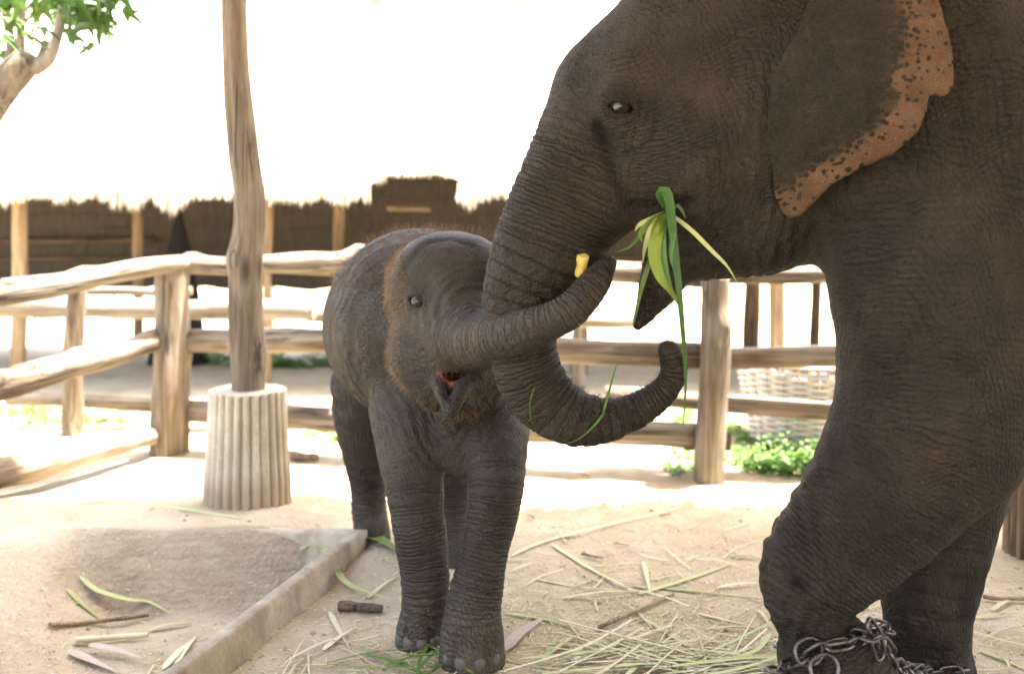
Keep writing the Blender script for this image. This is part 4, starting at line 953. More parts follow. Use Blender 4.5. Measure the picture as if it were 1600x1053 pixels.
    # hair on the back, crown and chin
    def fuzz(name, mask, nmax, lo, hi, mat, lean=(0, .15, .1), jit=.35, rad=.0006):
        c = np.where(mask)[0]; k_ = rng.choice(c, min(nmax, len(c)), replace=False)
        strands(name, Vt[k_], n_[k_] + np.array(lean) + rng.normal(0, jit, (len(k_), 3)), rng.uniform(lo, hi, len(k_)), rad, mat, root, inv)
    fuzz('hair', (Vt[:, 2] > 1.12) & (n_[:, 2] > .2) & (Vt[:, 1] > 3.08), 3600, .022, .055, M['hair'], rad=.0005)
    chin = (np.linalg.norm((Vt - at(700, 600, 3.03)) * [1, .8, 1.2], axis=1) < .21) & (n_[:, 2] < -.15) & (Vt[:, 1] < 3.2) & (Vt[:, 2] > .74) & (Vt[:, 1] > 2.87)
    fuzz('hair', chin & (n_[:, 2] < -.35), 600, .014, .034, M['hair_backlit'], (0, -.2, -.3), rad=.00045)
    edge = (Vt[:, 0] < at(640, 0, 3.1)[0]) & (Vt[:, 1] < 3.25) & (Vt[:, 2] > .8) & (n_[:, 0] < -.6)
    fuzz('hair', edge, 1300, .010, .026, M['hair_backlit'], (-.3, 0, -.2))
    fuzz('hair', (Vt[:, 1] < 3.2) & (Vt[:, 2] > .95), 200, .006, .014, M['hair'], (0, -.1, 0), rad=.0004)
    return root, f
baby, fb = calf()

# ------------------------------------------------------------------ blades, stalks and other litter
def blade_mesh(name, pts, wid, fold=.25, thick=.0012, twist=0.0, up=(0, 0, 1), n=14, blunt=False):
    """a long leaf through pts: closed diamond section, tapering to its ends"""
    P = catmull(np.array(pts, float), max(2, n // max(1, len(pts) - 1))) if len(pts) > 2 else np.linspace(pts[0], pts[1], n); N = len(P); V = []
    for i, p in enumerate(P):
        t = i / (N - 1); d = unit(P[min(N - 1, i + 1)] - P[max(0, i - 1)]); sd_ = np.cross(d, np.array(up, float)); 
        sd_ = unit(sd_) if np.linalg.norm(sd_) > 1e-6 else np.array([1., 0, 0]); nn = np.cross(sd_, d); an = twist * t; s2 = sd_ * math.cos(an) + nn * math.sin(an); n2 = nn * math.cos(an) - sd_ * math.sin(an)
        w_ = wid * .5 * (min(1, .5 + 3 * t) * (1 - max(0, (t - .35) / .65) ** 1.6 * .94) if not blunt else (1 - .15 * abs(2 * t - 1)))
        V += [p - s2 * w_ + n2 * w_ * fold, p + n2 * thick, p + s2 * w_ + n2 * w_ * fold, p - n2 * thick]
    Fq = [(i * 4 + j, i * 4 + (j + 1) % 4, (i + 1) * 4 + (j + 1) % 4, (i + 1) * 4 + j) for i in range(N - 1) for j in range(4)] + [(3, 2, 1, 0), tuple((N - 1) * 4 + j for j in range(4))]
    return mesh_np(name, V, Fq, False)
def tube_mesh(name, L, r, seed, nodes=3, bend=.02):
    rs = np.random.default_rng(seed); V = []; S = 16; K = 7
    for i in range(S + 1):
        t = i / S; rr = r * (1 - .25 * t) * (1 + .25 * max(0, 1 - abs(((t * nodes) % 1) - .5) * 14)) * (.75 if i in (0, S) else 1)
        for k in range(K):
            an = 2 * math.pi * k / K; V.append((t * L - L / 2, rr * math.cos(an) + bend * math.sin(3.1 * t + seed), rr * math.sin(an) * .8 + bend * .25 * math.sin(5 * t)))
    Fq = [(i * K + k, i * K + (k + 1) % K, (i + 1) * K + (k + 1) % K, (i + 1) * K + k) for i in range(S) for k in range(K)]
    me = bpy.data.meshes.new(name); me.from_pydata(V, [], Fq + [tuple(range(K))[::-1], tuple(S * K + k for k in range(K))])
    for p in me.polygons: p.use_smooth = len(p.vertices) == 4
    me.update(); return me

def lay(name, px, wid, mat, label, cat, group=None, lift=.006, kind='blade', fold=.2, blunt=False):
    """one blade or stalk lying on the earth through photo positions px"""
    pts = []
    for (x, y) in px:
        z = 0.0
        for _k in range(8): p = onground(x, y, z); z = .5 * z + .5 * gz(p[0], p[1])
        pts.append(np.array([p[0], p[1], z + lift]))
    if len(pts) == 2: pts.insert(1, (pts[0] + pts[1]) / 2 + np.array([0, 0, lift * .8 + rng.uniform(0, .006)]))
    pts = np.array(pts); c = pts.mean(0)
    if kind == 'blade': me = blade_mesh(name, pts - c, wid, fold, min(.0015, wid * .12), rng.uniform(-.5, .5), blunt=blunt)
    else:
        q_ = catmull(pts - c, 6); q4 = np.concatenate([q_, np.linspace(wid / 2, wid * .38, len(q_))[:, None]], 1); me = rod(name, q4)
    o = link(name, me, M[mat]); o.location = c; return setp(o, label, cat, group)
def rod(name, q4, sides=8, knotty=True):
    V = []; N = len(q4)
    for i, p in enumerate(q4):
        d = unit(q4[min(N - 1, i + 1), :3] - q4[max(0, i - 1), :3]); u = np.cross(d, [0.02, .03, 1]); u = unit(u); v = np.cross(d, u)
        node = 1.18 if knotty and i % 6 == 3 else 1.0
        for k in range(sides): an = 2 * math.pi * k / sides; V.append(p[:3] + (u * math.cos(an) + v * math.sin(an)) * p[3] * node * (1 + .1 * math.sin(k * 2.1 + i)))
    Fq = [(i * sides + k, i * sides + (k + 1) % sides, (i + 1) * sides + (k + 1) % sides, (i + 1) * sides + k) for i in range(N - 1) for k in range(sides)]
    me = bpy.data.meshes.new(name); me.from_pydata([tuple(v) for v in V], [], Fq + [tuple(range(sides))[::-1], tuple((N - 1) * sides + k for k in range(sides))])
    for p in me.polygons: p.use_smooth = len(p.vertices) == 4
    me.update(); return me

G_D, G_G = 'dry stalks strewn on the earth', 'fresh green blades strewn on the earth'
L_D, L_G = 'thin dry straw stalk lying loose on the bright trodden earth', 'narrow green fodder blade lying loose on the trodden earth'
lay('cut_grass', [(125, 905), (150, 921), (200, 930), (232, 945), (266, 962)], .03, 'palegreen', 'long bent green blade lying in the hollow of the trough', 'grass blade', lift=.012)
lay('cut_grass', [(470, 850), (500, 888), (535, 918), (575, 938), (622, 952)], .03, 'palegreen', 'long pale green blade lying across the concrete kerb', 'grass blade', lift=.03)
lay('broad_leaf', [(574, 846), (596, 854), (622, 868)], .075, 'green', 'short broad green leaf by the kerb end under the calf rear foot', 'leaf', lift=.02, fold=.15)
lay('stick', [(530, 954), (562, 956), (597, 959)], .036, 'stick', 'short dark brown stick on the earth right of the kerb', 'stick', lift=.018, kind='rod')
lay('stick', [(450, 718), (480, 722), (497, 722)], .05, 'stick', 'short dark stick lying below the fence right of the fluted footing', 'stick', lift=.03, kind='rod')
lay('leaf_husk', [(108, 1022), (140, 1036), (188, 1056)], .045, 'husk', 'pale pinkish husk lying nearest the bottom left in the trough', 'husk', lift=.012)
lay('leaf_husk', [(140, 1018), (180, 1026), (226, 1040)], .04, 'husk', 'pale pinkish husk overlapping the other husk in the trough', 'husk', lift=.026)
lay('leaf_husk', [(788, 1022), (812, 995), (850, 970)], .04, 'husk', 'white dry strip lying beside the calf front foot', 'husk', lift=.012)
lay('cane_stalk', [(78, 982), (150, 977), (232, 966)], .017, 'tan_wood', 'brown cane stalk lying across the trough floor', 'stalk', lift=.015, kind='rod')
lay('cane_stalk', [(116, 1008), (170, 1003), (232, 998)], .022, 'dry', 'pale cane stalk lying just above the husks in the trough', 'stalk', lift=.018, kind='rod')
lay('cane_stalk', [(936, 986), (990, 962), (1052, 934)], .015, 'tan_wood', 'tan knotty cane stalk between the two elephants', 'stalk', lift=.014, kind='rod')
lay('cane_stalk', [(896, 1042), (970, 1015), (1048, 988)], .017, 'dry', 'thick pale cane stalk leaning out of the straw pile', 'stalk', lift=.02, kind='rod')
lay('cane_stalk', [(1536, 938), (1570, 941), (1625, 940)], .016, 'tan_wood', 'tan cane stalk at the right edge behind the big elephant feet', 'stalk', lift=.014, kind='rod')
for px, wd in [([(100, 768), (155, 759), (210, 748)], .035), ([(118, 790), (205, 783)], .02), ([(248, 766), (292, 765)], .02), ([(233, 985), (300, 976)], .025), ([(255, 1046), (300, 1002)], .025), ([(275, 1038), (306, 996)], .02),
               ([(575, 936), (626, 900)], .02), ([(515, 958), (528, 985), (546, 1016)], .02), ([(505, 1018), (556, 982)], .022), ([(862, 852), (930, 895), (1012, 934)], .022), ([(800, 870), (870, 842), (1080, 790)], .02),
               ([(880, 936), (1012, 926)], .016), ([(830, 905), (900, 918), (985, 926)], .014), ([(1005, 880), (1016, 930)], .018), ([(1090, 960), (1150, 975), (1200, 985)], .014), ([(1100, 985), (1205, 985)], .012), ([(862, 1022), (910, 990)], .018),
               ([(1040, 990), (1075, 1012), (1105, 1032)], .02), ([(1550, 956), (1584, 938)], .018), ([(1545, 818), (1590, 812)], .025), ([(1120, 920), (1195, 912)], .016), ([(1185, 955), (1205, 985)], .014), ([(1380, 910), (1420, 935)], .014)]:
    lay('straw_stalk', px, wd, 'dry', L_D, 'stalk', G_D)
for px, wd in [([(234, 792), (300, 800), (382, 812)], .028), ([(105, 922), (130, 948), (166, 976)], .025), ([(980, 918), (1080, 925), (1192, 938)], .018), ([(1000, 930), (1080, 905), (1155, 878)], .02), ([(790, 960), (860, 972), (930, 992)], .016),
               ([(848, 1045), (858, 1020), (872, 994)], .024), ([(1000, 965), (1060, 1000), (1110, 1028)], .014), ([(1530, 1018), (1565, 1032), (1610, 1052)], .02), ([(1525, 968), (1580, 962)], .016), ([(1140, 870), (1190, 875)], .016)]:
    lay('cut_grass', px, wd, 'palegreen', L_G, 'grass blade', G_G)
# scattered small bits and the pile at the bottom
def scatter(n, cx, cy, sx, sy, lo, hi, name, mat, label, cat, group, lift=(.004, .012), ang=None, wd=(.004, .009)):
    for _ in range(n):
        x, y = rng.normal(cx, sx), rng.normal(cy, sy); y = max(690, y); p = onground(x, y); L = rng.uniform(lo, hi); a = rng.normal(*ang) if ang else rng.uniform(0, math.pi)
        d = np.array([math.cos(a), math.sin(a), 0]); lf = rng.uniform(*lift); pts = [p - d * L / 2, p + np.array([-d[1], d[0], 0]) * rng.normal(0, .04) * L, p + d * L / 2]
        pts = np.array([[q_[0], q_[1], gz(q_[0], q_[1]) + lf + rng.uniform(0, .006)] for q_ in pts]); c = pts.mean(0)
        o = link(name, blade_mesh(name, pts - c, rng.uniform(*wd), .3, .0014, rng.uniform(-.6, .6), n=8, blunt=rng.random() < .6), M[mat]); o.location = c; setp(o, label, cat, group)
G_P = 'stalks heaped at the bottom between the elephants'
scatter(84, 1075, 1040, 95, 20, .18, .6, 'straw_stalk', 'dry', 'dry stalk in the straw heap before the chained foot', 'stalk', G_P, (.006, .035), (.25, .5))
scatter(22, 1085, 1048, 100, 18, .18, .5, 'cut_grass', 'palegreen', 'pale green blade in the straw heap before the chained foot', 'grass blade', 'blades heaped at the bottom between the elephants', (.01, .035), (.3, .6), (.008, .018))
scatter(14, 665, 1046, 40, 9, .12, .34, 'cut_grass', 'green', 'bright green blade lying in front of the calf front feet', 'grass blade', 'blades before the calf front feet', (.008, .03), (.2, .6), (.007, .015))
scatter(16, 560, 1042, 60, 18, .1, .3, 'straw_stalk', 'dry', 'short dry stalk lying between the concrete kerb and the calf feet', 'stalk', 'stalks between kerb and calf')
scatter(34, 960, 930, 120, 60, .08, .3, 'straw_stalk', 'dry', L_D, 'stalk', G_D)
scatter(22, 1450, 1000, 130, 40, .1, .35, 'straw_stalk', 'dry', 'dry stalk lying around the chained feet of the big elephant', 'stalk', 'stalks round the chained feet')
scatter(16, 200, 1010, 90, 30, .08, .22, 'straw_stalk', 'dry', 'short dry stalk lying on the floor of the sunken trough', 'stalk', 'stalks on the trough floor')
scatter(20, 900, 800, 160, 40, .03, .1, 'straw_stalk', 'stick', 'small brown chip lying on the bright earth', 'chip', 'brown chips on the earth', wd=(.01, .02))

def chaff():
    V, Fc = [], []
    for _ in range(3600):
        x, y = (rng.uniform(-60, 1660), 760 + 330 * rng.random() ** .7) if rng.random() < .6 else (rng.normal(1000, 190), rng.normal(985, 60))
        if y < 740: continue
        p = onground(x, y); z = gz(p[0], p[1]); L = rng.uniform(.008, .05) * (1 if rng.random() < .8 else 1.8); a = rng.uniform(0, 6.28); d = np.array([math.cos(a), math.sin(a), rng.uniform(-.1, .15)]); s_ = np.array([-d[1], d[0], 0]) * rng.uniform(.001, .003); k = len(V); c = np.array([p[0], p[1], z + .004])
        V += [c - d * L / 2 - s_, c - d * L / 2 + s_, c + d * L / 2, c + np.array([0, 0, .003])]; Fc += [(k, k + 1, k + 3), (k + 1, k + 2, k + 3), (k + 2, k, k + 3)]
    setp(link('straw_chaff', mesh_np('straw_chaff', V, Fc, False), M['dry']), 'fine pale chaff and straw crumbs littering the trodden earth', 'chaff', None, 'stuff')
    V, Fc = [], []
    for _ in range(900):
        x, y = rng.uniform(-60, 1660), 760 + 330 * rng.random(); p = onground(x, y); z = gz(p[0], p[1]); r = rng.uniform(.002, .007) * (1 if rng.random() < .93 else 2); k = len(V); c = np.array([p[0], p[1], z + r * .2]); t0 = rng.uniform(0, 6)
        V += [c + np.array([math.cos(t0 + q_) * r, math.sin(t0 + q_) * r * .8, 0]) for q_ in (0, 1.57, 3.14, 4.71)] + [c + [0, 0, r * .7], c - [0, 0, r * .5]]
        Fc += [(k + i, k + (i + 1) % 4, k + 4) for i in range(4)] + [(k + (i + 1) % 4, k + i, k + 5) for i in range(4)]
    setp(link('pebbles', mesh_np('pebbles', V, Fc), M['kerb']), 'small clods and pebbles scattered over the trodden earth', 'pebbles', None, 'stuff')
chaff()

# ------------------------------------------------------------------ fodder in the big elephant's mouth
def front(px, py, gap=.01, ylo=2.3):
    p, n_ = fm.hit(px, py); y = p[1] - gap if p[1] < 3.2 else ylo
    return at(px, py, y)
def fodder():
    t0 = front(1045, 333); t = thing('grass_bunch', 'bunch of fresh green grass hanging out of the big elephant mouth', 'grass', tuple(t0)); inv = Matrix.Translation(t.location).inverted()
    def bl(pts, wpx, mat, Y=2.37, tw=.4, fold=.3, nm='blade'):
        P = np.array([at(x, y, Y + dz) if dz is not None else front(x, y, .012) for (x, y, dz) in pts])
        link(nm, blade_mesh(nm, P, wpx * Y / F, fold, .0012, tw, (0, -1, 0), 22), M[mat], t, inv)
    Y0 = t0[1]
    k = Y0 - .02
    bl([(1046, 338, .03), (1040, 320, -.01), (1032, 303, -.02), (1040, 299, -.03), (1046, 320, -.035), (1052, 380, -.05), (1060, 450, -.06), (1068, 540, -.06), (1071, 600, -.05), (1067, 668, -.05)], 16, 'blade', k, .5)
    bl([(1040, 332, .03), (1028, 360, -.03), (1022, 395, -.045), (1030, 430, -.05), (1048, 455, -.045), (1062, 480, -.04)], 20, 'blade_light', k, .3, .1)
    bl([(1040, 334, .03), (1034, 370, -.03), (1040, 420, -.04), (1056, 470, -.04)], 13, 'blade', k, -.5)
    bl([(1042, 333, .03), (1015, 350, -.02), (1000, 366, -.03), (1004, 378, -.03)], 12, 'green', k, .3)
    bl([(1030, 342, .03), (1006, 360, -.02), (985, 385, -.02), (962, 394, .0)], 6, 'leaf', k, .2)
    bl([(1043, 331, .03), (1080, 360, -.04), (1112, 392, -.05), (1135, 415, -.05), (1151, 440, -.04)], 7, 'palegreen', k, .2)
    bl([(1022, 388, -.03), (1008, 430, -.04), (1000, 460, -.05), (989, 512, -.05)], 8, 'leaf', k, .2)
    bl([(1041, 333, .03), (1030, 352, -.035), (1020, 372, -.04), (1012, 402, -.035)], 8, 'blade_light', k, .6)
    bl([(1044, 334, .03), (1052, 360, -.045), (1049, 400, -.06), (1058, 436, -.055)], 9, 'blade', k, -.6)
    bl([(1039, 333, .03), (1012, 345, -.02), (998, 352, -.02), (992, 362, -.015)], 9, 'palegreen', k, .3)
    bl([(1047, 330, .03), (1058, 322, -.02), (1066, 330, -.025), (1071, 342, -.03)], 6, 'blade', k, .3)
    bl([(1036, 336, .03), (1018, 356, -.03), (1008, 385, -.03), (1004, 410, -.02)], 10, 'palegreen', k, .4)
fodder()
def drape():
    pts = [front(x, y, .006) for (x, y) in ((945, 635), (940, 650), (925, 668), (905, 685), (885, 694))]
    pts = [pts[0] + np.array([.03, -.02, .12])] + pts
    c = np.mean(pts, 0); o = link('cut_grass', blade_mesh('cut_grass', np.array(pts) - c, .007, .3, .0008, .3, (0, -1, 0), 20), M['blade']); o.location = c
    setp(o, 'thin green blade draped over the curl of the big elephant trunk', 'grass blade')
    pts = np.array([front(x, y, .004) for (x, y) in ((835, 604), (828, 630), (830, 655), (838, 668))]); c = pts.mean(0)
    o = link('cut_grass', blade_mesh('cut_grass', pts - c, .0035, .3, .0007, .2, (0, -1, 0), 20), M['blade']); o.location = c
    setp(o, 'thin olive blade stuck to the lower bend of the big elephant trunk', 'grass blade')
drape()
def cane():
    a, b = front(911, 399, .012), front(906, 432, .014); d = b - a; L = np.linalg.norm(d)
    q_ = [(*(a + d * t), .0150 * (1 + .08 * math.sin(9 * t)) * (1 - .3 * (t > .97))) for t in np.linspace(0, 1, 12)]
    o = link('cane_piece', rod('cane_piece', np.array(q_) - np.array([*a, 0]), 12, False), M['cane']); o.location = a
    setp(o, 'short yellow piece of cane pinched against the big trunk by the calf trunk tip', 'cane')
cane()

# ------------------------------------------------------------------ chain on the forefeet
m, n, b = newmat('chain steel'); q = NB(n); g = q.noise(q.obj(), 60, 4)
q.L(q.ramp(g, [(.35, (.05, .046, .04)), (.65, (.15, .14, .13))]), b.inputs['Base Color']); b.inputs['Metallic'].default_value = 1.0; q.L(q.ramp(g, [(.3, .6), (.7, .36)]), b.inputs['Roughness']); M['steel'] = m
def link_mesh(hl, hw, r):
    V = []; N, K = 28, 8
    for i in range(N):
        a = 2 * math.pi * i / N; c, s_ = math.cos(a), math.sin(a); ln = hl - hw
        cx = hw * c + (ln if c > 0 else -ln) * min(1, abs(c) * 4); cy = hw * s_; nx_, ny_ = c, s_
        for k in range(K): t = 2 * math.pi * k / K; V.append((cx + r * math.cos(t) * nx_, cy + r * math.cos(t) * ny_, r * math.sin(t)))
    Fq = [(i * K + k, ((i + 1) % N) * K + k, ((i + 1) % N) * K + (k + 1) % K, i * K + (k + 1) % K) for i in range(N) for k in range(K)]
    return mesh_np('link', V, Fq)
def chain():
    root = thing('ankle_chain', 'steel chain looped round the big elephant ankle and on to its other forefoot', 'chain', tuple(at(1300, 1010, 2.3))); inv = Matrix.Translation(root.location).inverted()
    me, ring = link_mesh(.033, .018, .0047), link_mesh(.034, .030, .0050)
    me.materials.append(M['steel']); ring.materials.append(M['steel'])
    A = [front(x, y, .014) for (x, y) in ((1212, 1046), (1232, 1040), (1258, 1030), (1290, 1012), (1325, 1004), (1348, 1000))] + [at(1368, 990, 2.36)]
    A += [at(1384, 984, 2.46), at(1330, 974, 2.545), at(1255, 988, 2.55), at(1208, 1015, 2.48)]
    B = [at(1366, 985, 2.33), at(1378, 1002, 2.34), at(1392, 1022, 2.36), at(1404, 1040, 2.42), at(1432, 1046, 2.55)] + [front(x, y, .014) for (x, y) in ((1460, 1052), (1490, 1050))] + [at(1514, 1042, 2.8), at(1517, 1020, 2.86)]
    Cc = [at(1350, 992, 2.315), at(1366, 1000, 2.30), at(1374, 1018, 2.31), at(1368, 1030, 2.30)]
    D = [at(1262, 1022, 2.24), at(1280, 1050, 2.25), at(1290, 1078, 2.25)]
    for path, step, tw0 in ((A, .056, .3), (B, .053, .9), (Cc, .053, .2)):
        q_ = catmull(np.array(path), 12); sl = np.concatenate([[0], np.cumsum(np.linalg.norm(np.diff(q_, axis=0), axis=1))]); nL = int(sl[-1] / step)
        for i in range(nL + 1):
            s_ = min(sl[-1], i * step); p = np.array([np.interp(s_, sl, q_[:, k]) for k in range(3)]); p2 = np.array([np.interp(min(sl[-1], s_ + .01), sl, q_[:, k]) for k in range(3)]); p1 = np.array([np.interp(max(0, s_ - .01), sl, q_[:, k]) for k in range(3)])
            d = Vector(unit(p2 - p1)); qd = d.to_track_quat('X', 'Z'); mt = Matrix.Translation(Vector(p)) @ qd.to_matrix().to_4x4() @ Matrix.Rotation(tw0 + (math.pi / 2) * (i % 2) + rng.normal(0, .2), 4, 'X')
            link('link', me, None, root, inv @ mt)
    for (x, y, gp, rx) in ((1264, 1018, .02, 1.35), (1288, 1044, .022, 1.2)):
        mt = Matrix.Translation(Vector(front(x, y, gp))) @ Matrix.Rotation(rx, 4, 'X') @ Matrix.Rotation(.5, 4, 'Z'); link('ring', ring, None, root, inv @ mt)
    a, b2 = front(1288, 1008, .02), front(1338, 1000, .022); link('bar', rod('bar', np.array([(*(a + (b2 - a) * t), .0055) for t in np.linspace(0, 1, 8)])), M['steel'], root, inv)
chain()

# ------------------------------------------------------------------ woven basket beyond the fence
def basket():
    Y = 5.95; x = (1272 - 800) * Y / F; t = thing('woven_basket', 'large pale woven basket standing behind the fence rails beside the big elephant leg', 'basket', (x, Y, 0))
    for i, c in enumerate(((.36, .41, .44), (.46, .39, .36), (.50, .48, .44))): M['strap%d' % i] = simple('strap %d' % i, c, .5, .3)
    H, rb, rt = .52, .37, .47; ns = 26
    for par in range(3):
        V, Fq = [], []
        for row in range(26):
            if row % 3 != par: continue
            z = .03 + row * (H - .05) / 26; r0 = rb + (rt - rb) * z / H; N = ns * 4; base = len(V)
            for i in range(N):
                an = 2 * math.pi * i / N; rr = r0 + .011 * math.sin(ns / 2 * an + math.pi * row)
                for (dr, dz) in ((.003, -.009), (.006, .0), (.003, .009), (-.004, .009), (-.004, -.009)): V.append(((rr + dr) * math.cos(an), (rr + dr) * math.sin(an), z + dz + .004))
            Fq += [(base + i * 5 + k, base + ((i + 1) % N) * 5 + k, base + ((i + 1) % N) * 5 + (k + 1) % 5, base + i * 5 + (k + 1) % 5) for i in range(N) for k in range(5)]
        setp(link('weave', mesh_np('weave', V, Fq), M['strap%d' % par], t), kind='stuff')
    sme = None
    for i in range(ns):
        an = 2 * math.pi * (i + .5) / ns; a, b2 = Vector((rb * math.cos(an), rb * math.sin(an), .0)), Vector((rt * math.cos(an), rt * math.sin(an), H))
        if sme is None: sme = log_mesh('stake', (b2 - a).length, .007, .007, 5, .0, .0, 2, 6); sme.materials.append(M['strap1'])
        link('stake', sme, None, t, along(a, b2))
    N = 64; V = [((rt + .012 * math.cos(k)) * math.cos(2 * math.pi * i / N), (rt + .012 * math.cos(k)) * math.sin(2 * math.pi * i / N), H + .012 * math.sin(k)) for i in range(N) for k in (0, 1.05, 2.1, 3.14, 4.19, 5.24)]
    link('rim', mesh_np('rim', V, [(i * 6 + k, ((i + 1) % N) * 6 + k, ((i + 1) % N) * 6 + (k + 1) % 6, i * 6 + (k + 1) % 6) for i in range(N) for k in range(6)]), M['strap2'], t)
    V = [((rr - .014) * math.cos(2 * math.pi * i / 48), (rr - .014) * math.sin(2 * math.pi * i / 48), z) for rr, z in ((rb, .02), (rt, H - .01)) for i in range(48)]
    link('liner', mesh_np('liner', V, [(i, (i + 1) % 48, 48 + (i + 1) % 48, 48 + i) for i in range(48)]), simple('liner', (.16, .165, .17), .7), t)
    V = [(rb * math.cos(2 * math.pi * i / 48), rb * math.sin(2 * math.pi * i / 48), .02) for i in range(48)]; me = bpy.data.meshes.new('base'); me.from_pydata(V, [], [tuple(range(48))]); me.update(); link('base', me, M['strap0'], t)
basket()

def cone():  # plain dark cone for a pointed shape of unknown kind
    Y = 9.3; x = (280 - 800) * Y / F; V, Fq = [], []; S, K = 12, 20
    for i in range(S + 1):
        t = i / S; r = .27 * (1 - t) ** .8 + .02
        for k in range(K):
            an = 2 * math.pi * k / K; rr = r * (1 + .12 * vnoise(np.array([[math.cos(an) * 1.5, math.sin(an) * 1.5, t * 4]]))[0]); V.append((rr * math.cos(an), rr * math.sin(an), t * 1.46))
    Fq = [(i * K + k, i * K + (k + 1) % K, (i + 1) * K + (k + 1) % K, (i + 1) * K + k) for i in range(S) for k in range(K)]
    o = link('dark_cone', mesh_np('dark_cone', V, Fq), simple('dark bundle', (.018, .016, .018), .9, .1)); o.location = (x, Y, 0)
    setp(o, 'dark pointed bundle standing in the shade under the thatched shelter', 'cone')
cone()

# ------------------------------------------------------------------ posts and wire fence further off
for px, Y, wpx, lab in ((1172, 8.9, 27, 'dark wooden post standing just above the woven basket'), (1275, 9.6, 17, 'thinner dark post standing behind the fence next to the big elephant leg'), (903, 8.6, 28, 'dark wooden post showing between the calf trunk and the middle rail')):
    x = (px - 800) * Y / F; t = log('wooden_post', (x, Y, -.1), (x + .02, Y, 1.35), wpx * Y / F / 2, wpx * Y / F / 2.2, M['dark_wood'], None, .02, .1); setp(t, lab, 'post', 'dark posts beyond the pen')
def wire_fence():
    t = thing('wire_fence', 'thin wire fence with slim posts in the glare behind the shelter', 'fence', (0, 12.4, 0)); Y = 12.4
    pm = log_mesh('post', 1.25, .022, .02, 9, .004, .03, 4, 8); pm.materials.append(M['dark_wood'])
    for i in range(15): link('post', pm, None, t, Matrix.Translation((-7.2 + i * 1.03, 0, -.1)))
    wm = simple('wire', (.12, .11, .10), .5)
    me = None
    for z in (.12, .45, .8, 1.1):
        me = rod('wire', np.array([(-7.6 + 15 * k / 20, .02, z - .012 * (k % 2), .006) for k in range(21)]), 5); link('wire', me, wm, t)
wire_fence()

# ------------------------------------------------------------------ low weeds
def weeds(px0, px1, py0, py1, n_, hmax, label, size=.035):
    V, Fc = [], []
    c = onground((px0 + px1) / 2, (py0 + py1) / 2)
    cl = [(rng.uniform(px0, px1), rng.uniform(py0, py1), rng.uniform(.3, 1)) for _ in range(16)]
    for _ in range(n_):
        g = cl[rng.integers(len(cl))]; x, y = rng.normal(g[0], (px1 - px0) * .07), rng.normal(g[1], (py1 - py0) * .12)
        p = onground(x, y); p[2] = gz(p[0], p[1]) + abs(rng.normal(.0, .5)) * hmax * g[2]; p = p - c
        a = rng.uniform(0, 6.28); d = np.array([math.cos(a), math.sin(a), rng.uniform(-.2, .6)]); d /= np.linalg.norm(d); s_ = unit(np.cross(d, [0, 0, 1])); L = size * rng.uniform(.6, 1.5); up = np.array([0, 0, .12 * L]); k = len(V)
        V += [p, p + d * L * .5 + s_ * L * .32 + up, p + d * L - up * .5, p + d * L * .5 - s_ * L * .32 + up, p + d * L * .5]
        Fc += [(k, k + 4, k + 1), (k + 1, k + 4, k + 2), (k + 2, k + 4, k + 3), (k + 3, k + 4, k)]
    o = link('weeds', mesh_np('weeds', V, Fc, False), M['leaf_low']); o.location = c; setp(o, label, 'weeds', None, 'stuff')
weeds(1120, 1330, 655, 690, 1300, .10, 'low green weeds growing under the lower rail by the basket')
weeds(1135, 1290, 712, 752, 1400, .12, 'low green weeds growing right of the fence post foot', .04)
weeds(1000, 1085, 640, 668, 350, .06, 'low green weeds growing left of the fence post under the curled trunk')
weeds(1035, 1090, 700, 742, 260, .05, 'sparse weeds growing left of the fence post foot')
weeds(-60, 245, 636, 662, 1300, .09, 'low green weeds growing along the left fence bottom rail')
weeds(455, 600, 676, 690, 420, .08, 'low green weeds growing behind the calf rear leg')
weeds(290, 700, 562, 576, 1500, .16, 'strip of green growth beyond the shaded ground of the shelter', .07)

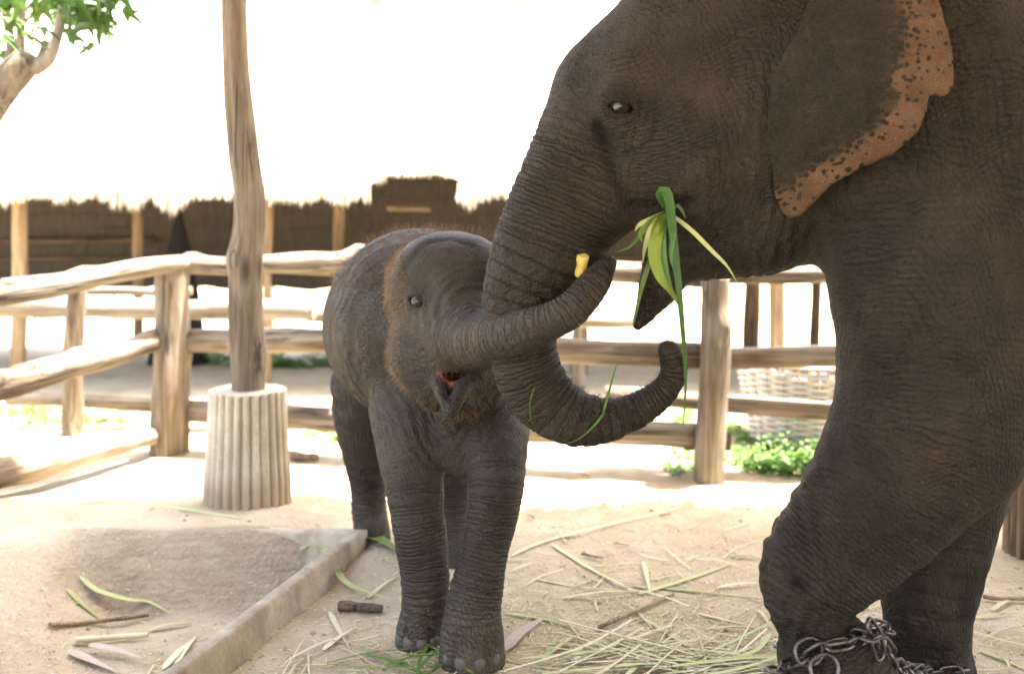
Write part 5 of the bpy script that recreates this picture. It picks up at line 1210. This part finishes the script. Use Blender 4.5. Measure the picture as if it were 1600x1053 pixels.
# ------------------------------------------------------------------ tree at the upper left
def leaf_mesh(name, seed):
    rs = np.random.default_rng(seed); lob = 5; out = []
    for i in range(lob):
        a = R(-110 + 220 * i / (lob - 1)); L = (1.0 if i == 2 else .85 if i in (1, 3) else .55) * rs.uniform(.9, 1.1)
        out += [(a - .17, L * .55), (a - .06, L * .85), (a, L), (a + .07, L * .8), (a + .17, L * .5), (a + .27, .30)]
    V = [(0, 0, 0), (0, -.28, -.01)]; V += [(r * math.sin(a), r * math.cos(a), -.22 * r * r + .05 * math.sin(a * 9)) for a, r in out]
    n0 = 2; Fc = [(0, n0 + i + 1, n0 + i) for i in range(len(out) - 1)] + [(0, n0, 1), (0, 1, n0 + len(out) - 1)]
    me = bpy.data.meshes.new(name); me.from_pydata(V, [], Fc); me.update(); me.materials.append(M['leaf']); return me
def tree():
    Y = 4.7; base = at(-165, 800, Y); base[2] = 0
    t = thing('leafy_tree', 'small tree with forked pale branches and lobed green leaves at the upper left', 'tree', tuple(base)); inv = Matrix.Translation(t.location).inverted()
    w_ = lambda x, y, r, dy=0.0: (*at(x, y, Y + dy), r * Y / F)
    link('trunk', pole_mesh([(*base - [0, 0, .1], .14), w_(-150, 600, 36), w_(-110, 400, 33), w_(-62, 240, 31), (w_(-22, 168, 29)), w_(8, 130, 27), w_(36, 103, 23), w_(50, 93, 15), w_(55, 89, 2)], 'trunk', 5, [(at(40, 85, Y), .05, .02), (at(62, 105, Y - .05), .04, .02)]), M['log_grey'], t, inv)
    for pts in ([w_(14, 118, 8), w_(17, 70, 7), w_(8, 10, 6.5), w_(0, -80, 6), w_(-10, -220, 5)], [w_(32, 100, 10), w_(32, 60, 6.5), w_(36, 0, 6), w_(44, -90, 5), w_(40, -240, 4)], [w_(52, 108, 13), w_(76, 92, 10), w_(90, 55, 8), w_(101, 0, 7.5), w_(112, -90, 6), w_(135, -240, 5)], [w_(62, 100, 8), w_(68, 82, 6.5), w_(72, 64, 5.5)], [w_(36, 15, 3), w_(60, 5, 2.5), w_(95, -20, 2)], [w_(101, 0, 4), w_(140, 12, 2.5), w_(165, 40, 1.5)], [w_(104, -20, 4), w_(160, -15, 2.5), w_(200, 5, 1.5)]):
        link('branch', pole_mesh(pts, 'branch', 11, ()), M['log_grey'], t, inv)
    lm = [leaf_mesh('leaf', k) for k in range(3)]
    spots = [(112, 55, 32), (130, 20, 36), (95, 25, 30), (62, 42, 34), (45, 55, 30), (20, 30, 34), (140, 72, 24), (128, 68, 22), (170, 52, 20), (178, 62, 20), (200, 18, 26), (160, 25, 26), (188, -8, 34), (150, -6, 34), (115, -4, 36), (70, 8, 36), (50, 20, 32), (5, 55, 34), (8, 8, 36), (28, 0, 34), (85, 2, 32), (135, 40, 20), (205, -20, 30), (5, 84, 20), (60, 62, 20), (180, 36, 14)]
    for k in range(55): spots.append((rng.uniform(-160, 260), rng.uniform(-260, -25), rng.uniform(26, 38)))
    for k in range(22): spots.append((rng.uniform(10, 165), rng.uniform(-25, 40), rng.uniform(24, 34)))
    for k in range(14): spots.append((rng.uniform(-130, -15), rng.uniform(-20, 90), rng.uniform(26, 38)))
    for i, (x, y, r) in enumerate(spots):
        p = at(x, y, Y + rng.uniform(-.25, .3)); s_ = r * Y / F * 1.3
        mt = Matrix.Translation(Vector(p)) @ Matrix.Rotation(rng.uniform(0, 6.28), 4, 'Z') @ Matrix.Rotation(R(rng.uniform(25, 115)), 4, 'X') @ Matrix.Rotation(math.pi + rng.normal(0, .5), 4, 'Z') @ Matrix.Diagonal((s_, s_, s_, 1))
        link('leaf', lm[i % 3], None, t, inv @ mt)
tree()
# trees far behind the shelter: only their tops show over the ridge
M['far_leaf'] = straw_mat('far leaf', [(.08, .15, .04), (.14, .22, .07)], .3, .6)
for i, (x, y, h) in enumerate(((-11.5, 31, 10.2), (-6.0, 33, 10.4), (-.8, 30, 10.2), (3.4, 32, 10.8), (8.5, 31, 10), (14, 34, 11))):
    t = thing('far_tree', ('rounded pale tree crown above the left part of the thatched ridge', 'pale tree crown showing over the ridge just right of the pole', 'pale tree crown over the ridge half way along the roof', 'pale tree crown over the ridge beside the big elephant forehead', 'tree standing behind the big elephant head', 'tree standing far behind the big elephant body')[i], 'tree', (x, y, 0), 'trees beyond the shelter')
    link('trunk', log_mesh('trunk', h * .6, .3, .18, 300 + i, .1), M['dark_wood'], t)
    V, Fc = [], []
    for k in range(2600):
        cdir = unit(rng.normal(0, 1, 3)); p = cdir * (rng.uniform(.3, 1) ** .5) * [3.1, 2.4, 2.5] * (1 + .25 * vnoise(np.array([cdir * 2.2 + i]))[0]) + [0, 0, h - 2.6]; a, b2 = unit(rng.normal(0, 1, 3)), unit(rng.normal(0, 1, 3)); s_ = rng.uniform(.14, .3); k0 = len(V)
        V += [p, p + a * s_, p + (a + b2) * s_ * .7]; Fc.append((k0, k0 + 1, k0 + 2))
    link('crown', mesh_np('crown', V, Fc, False), M['far_leaf'], t)
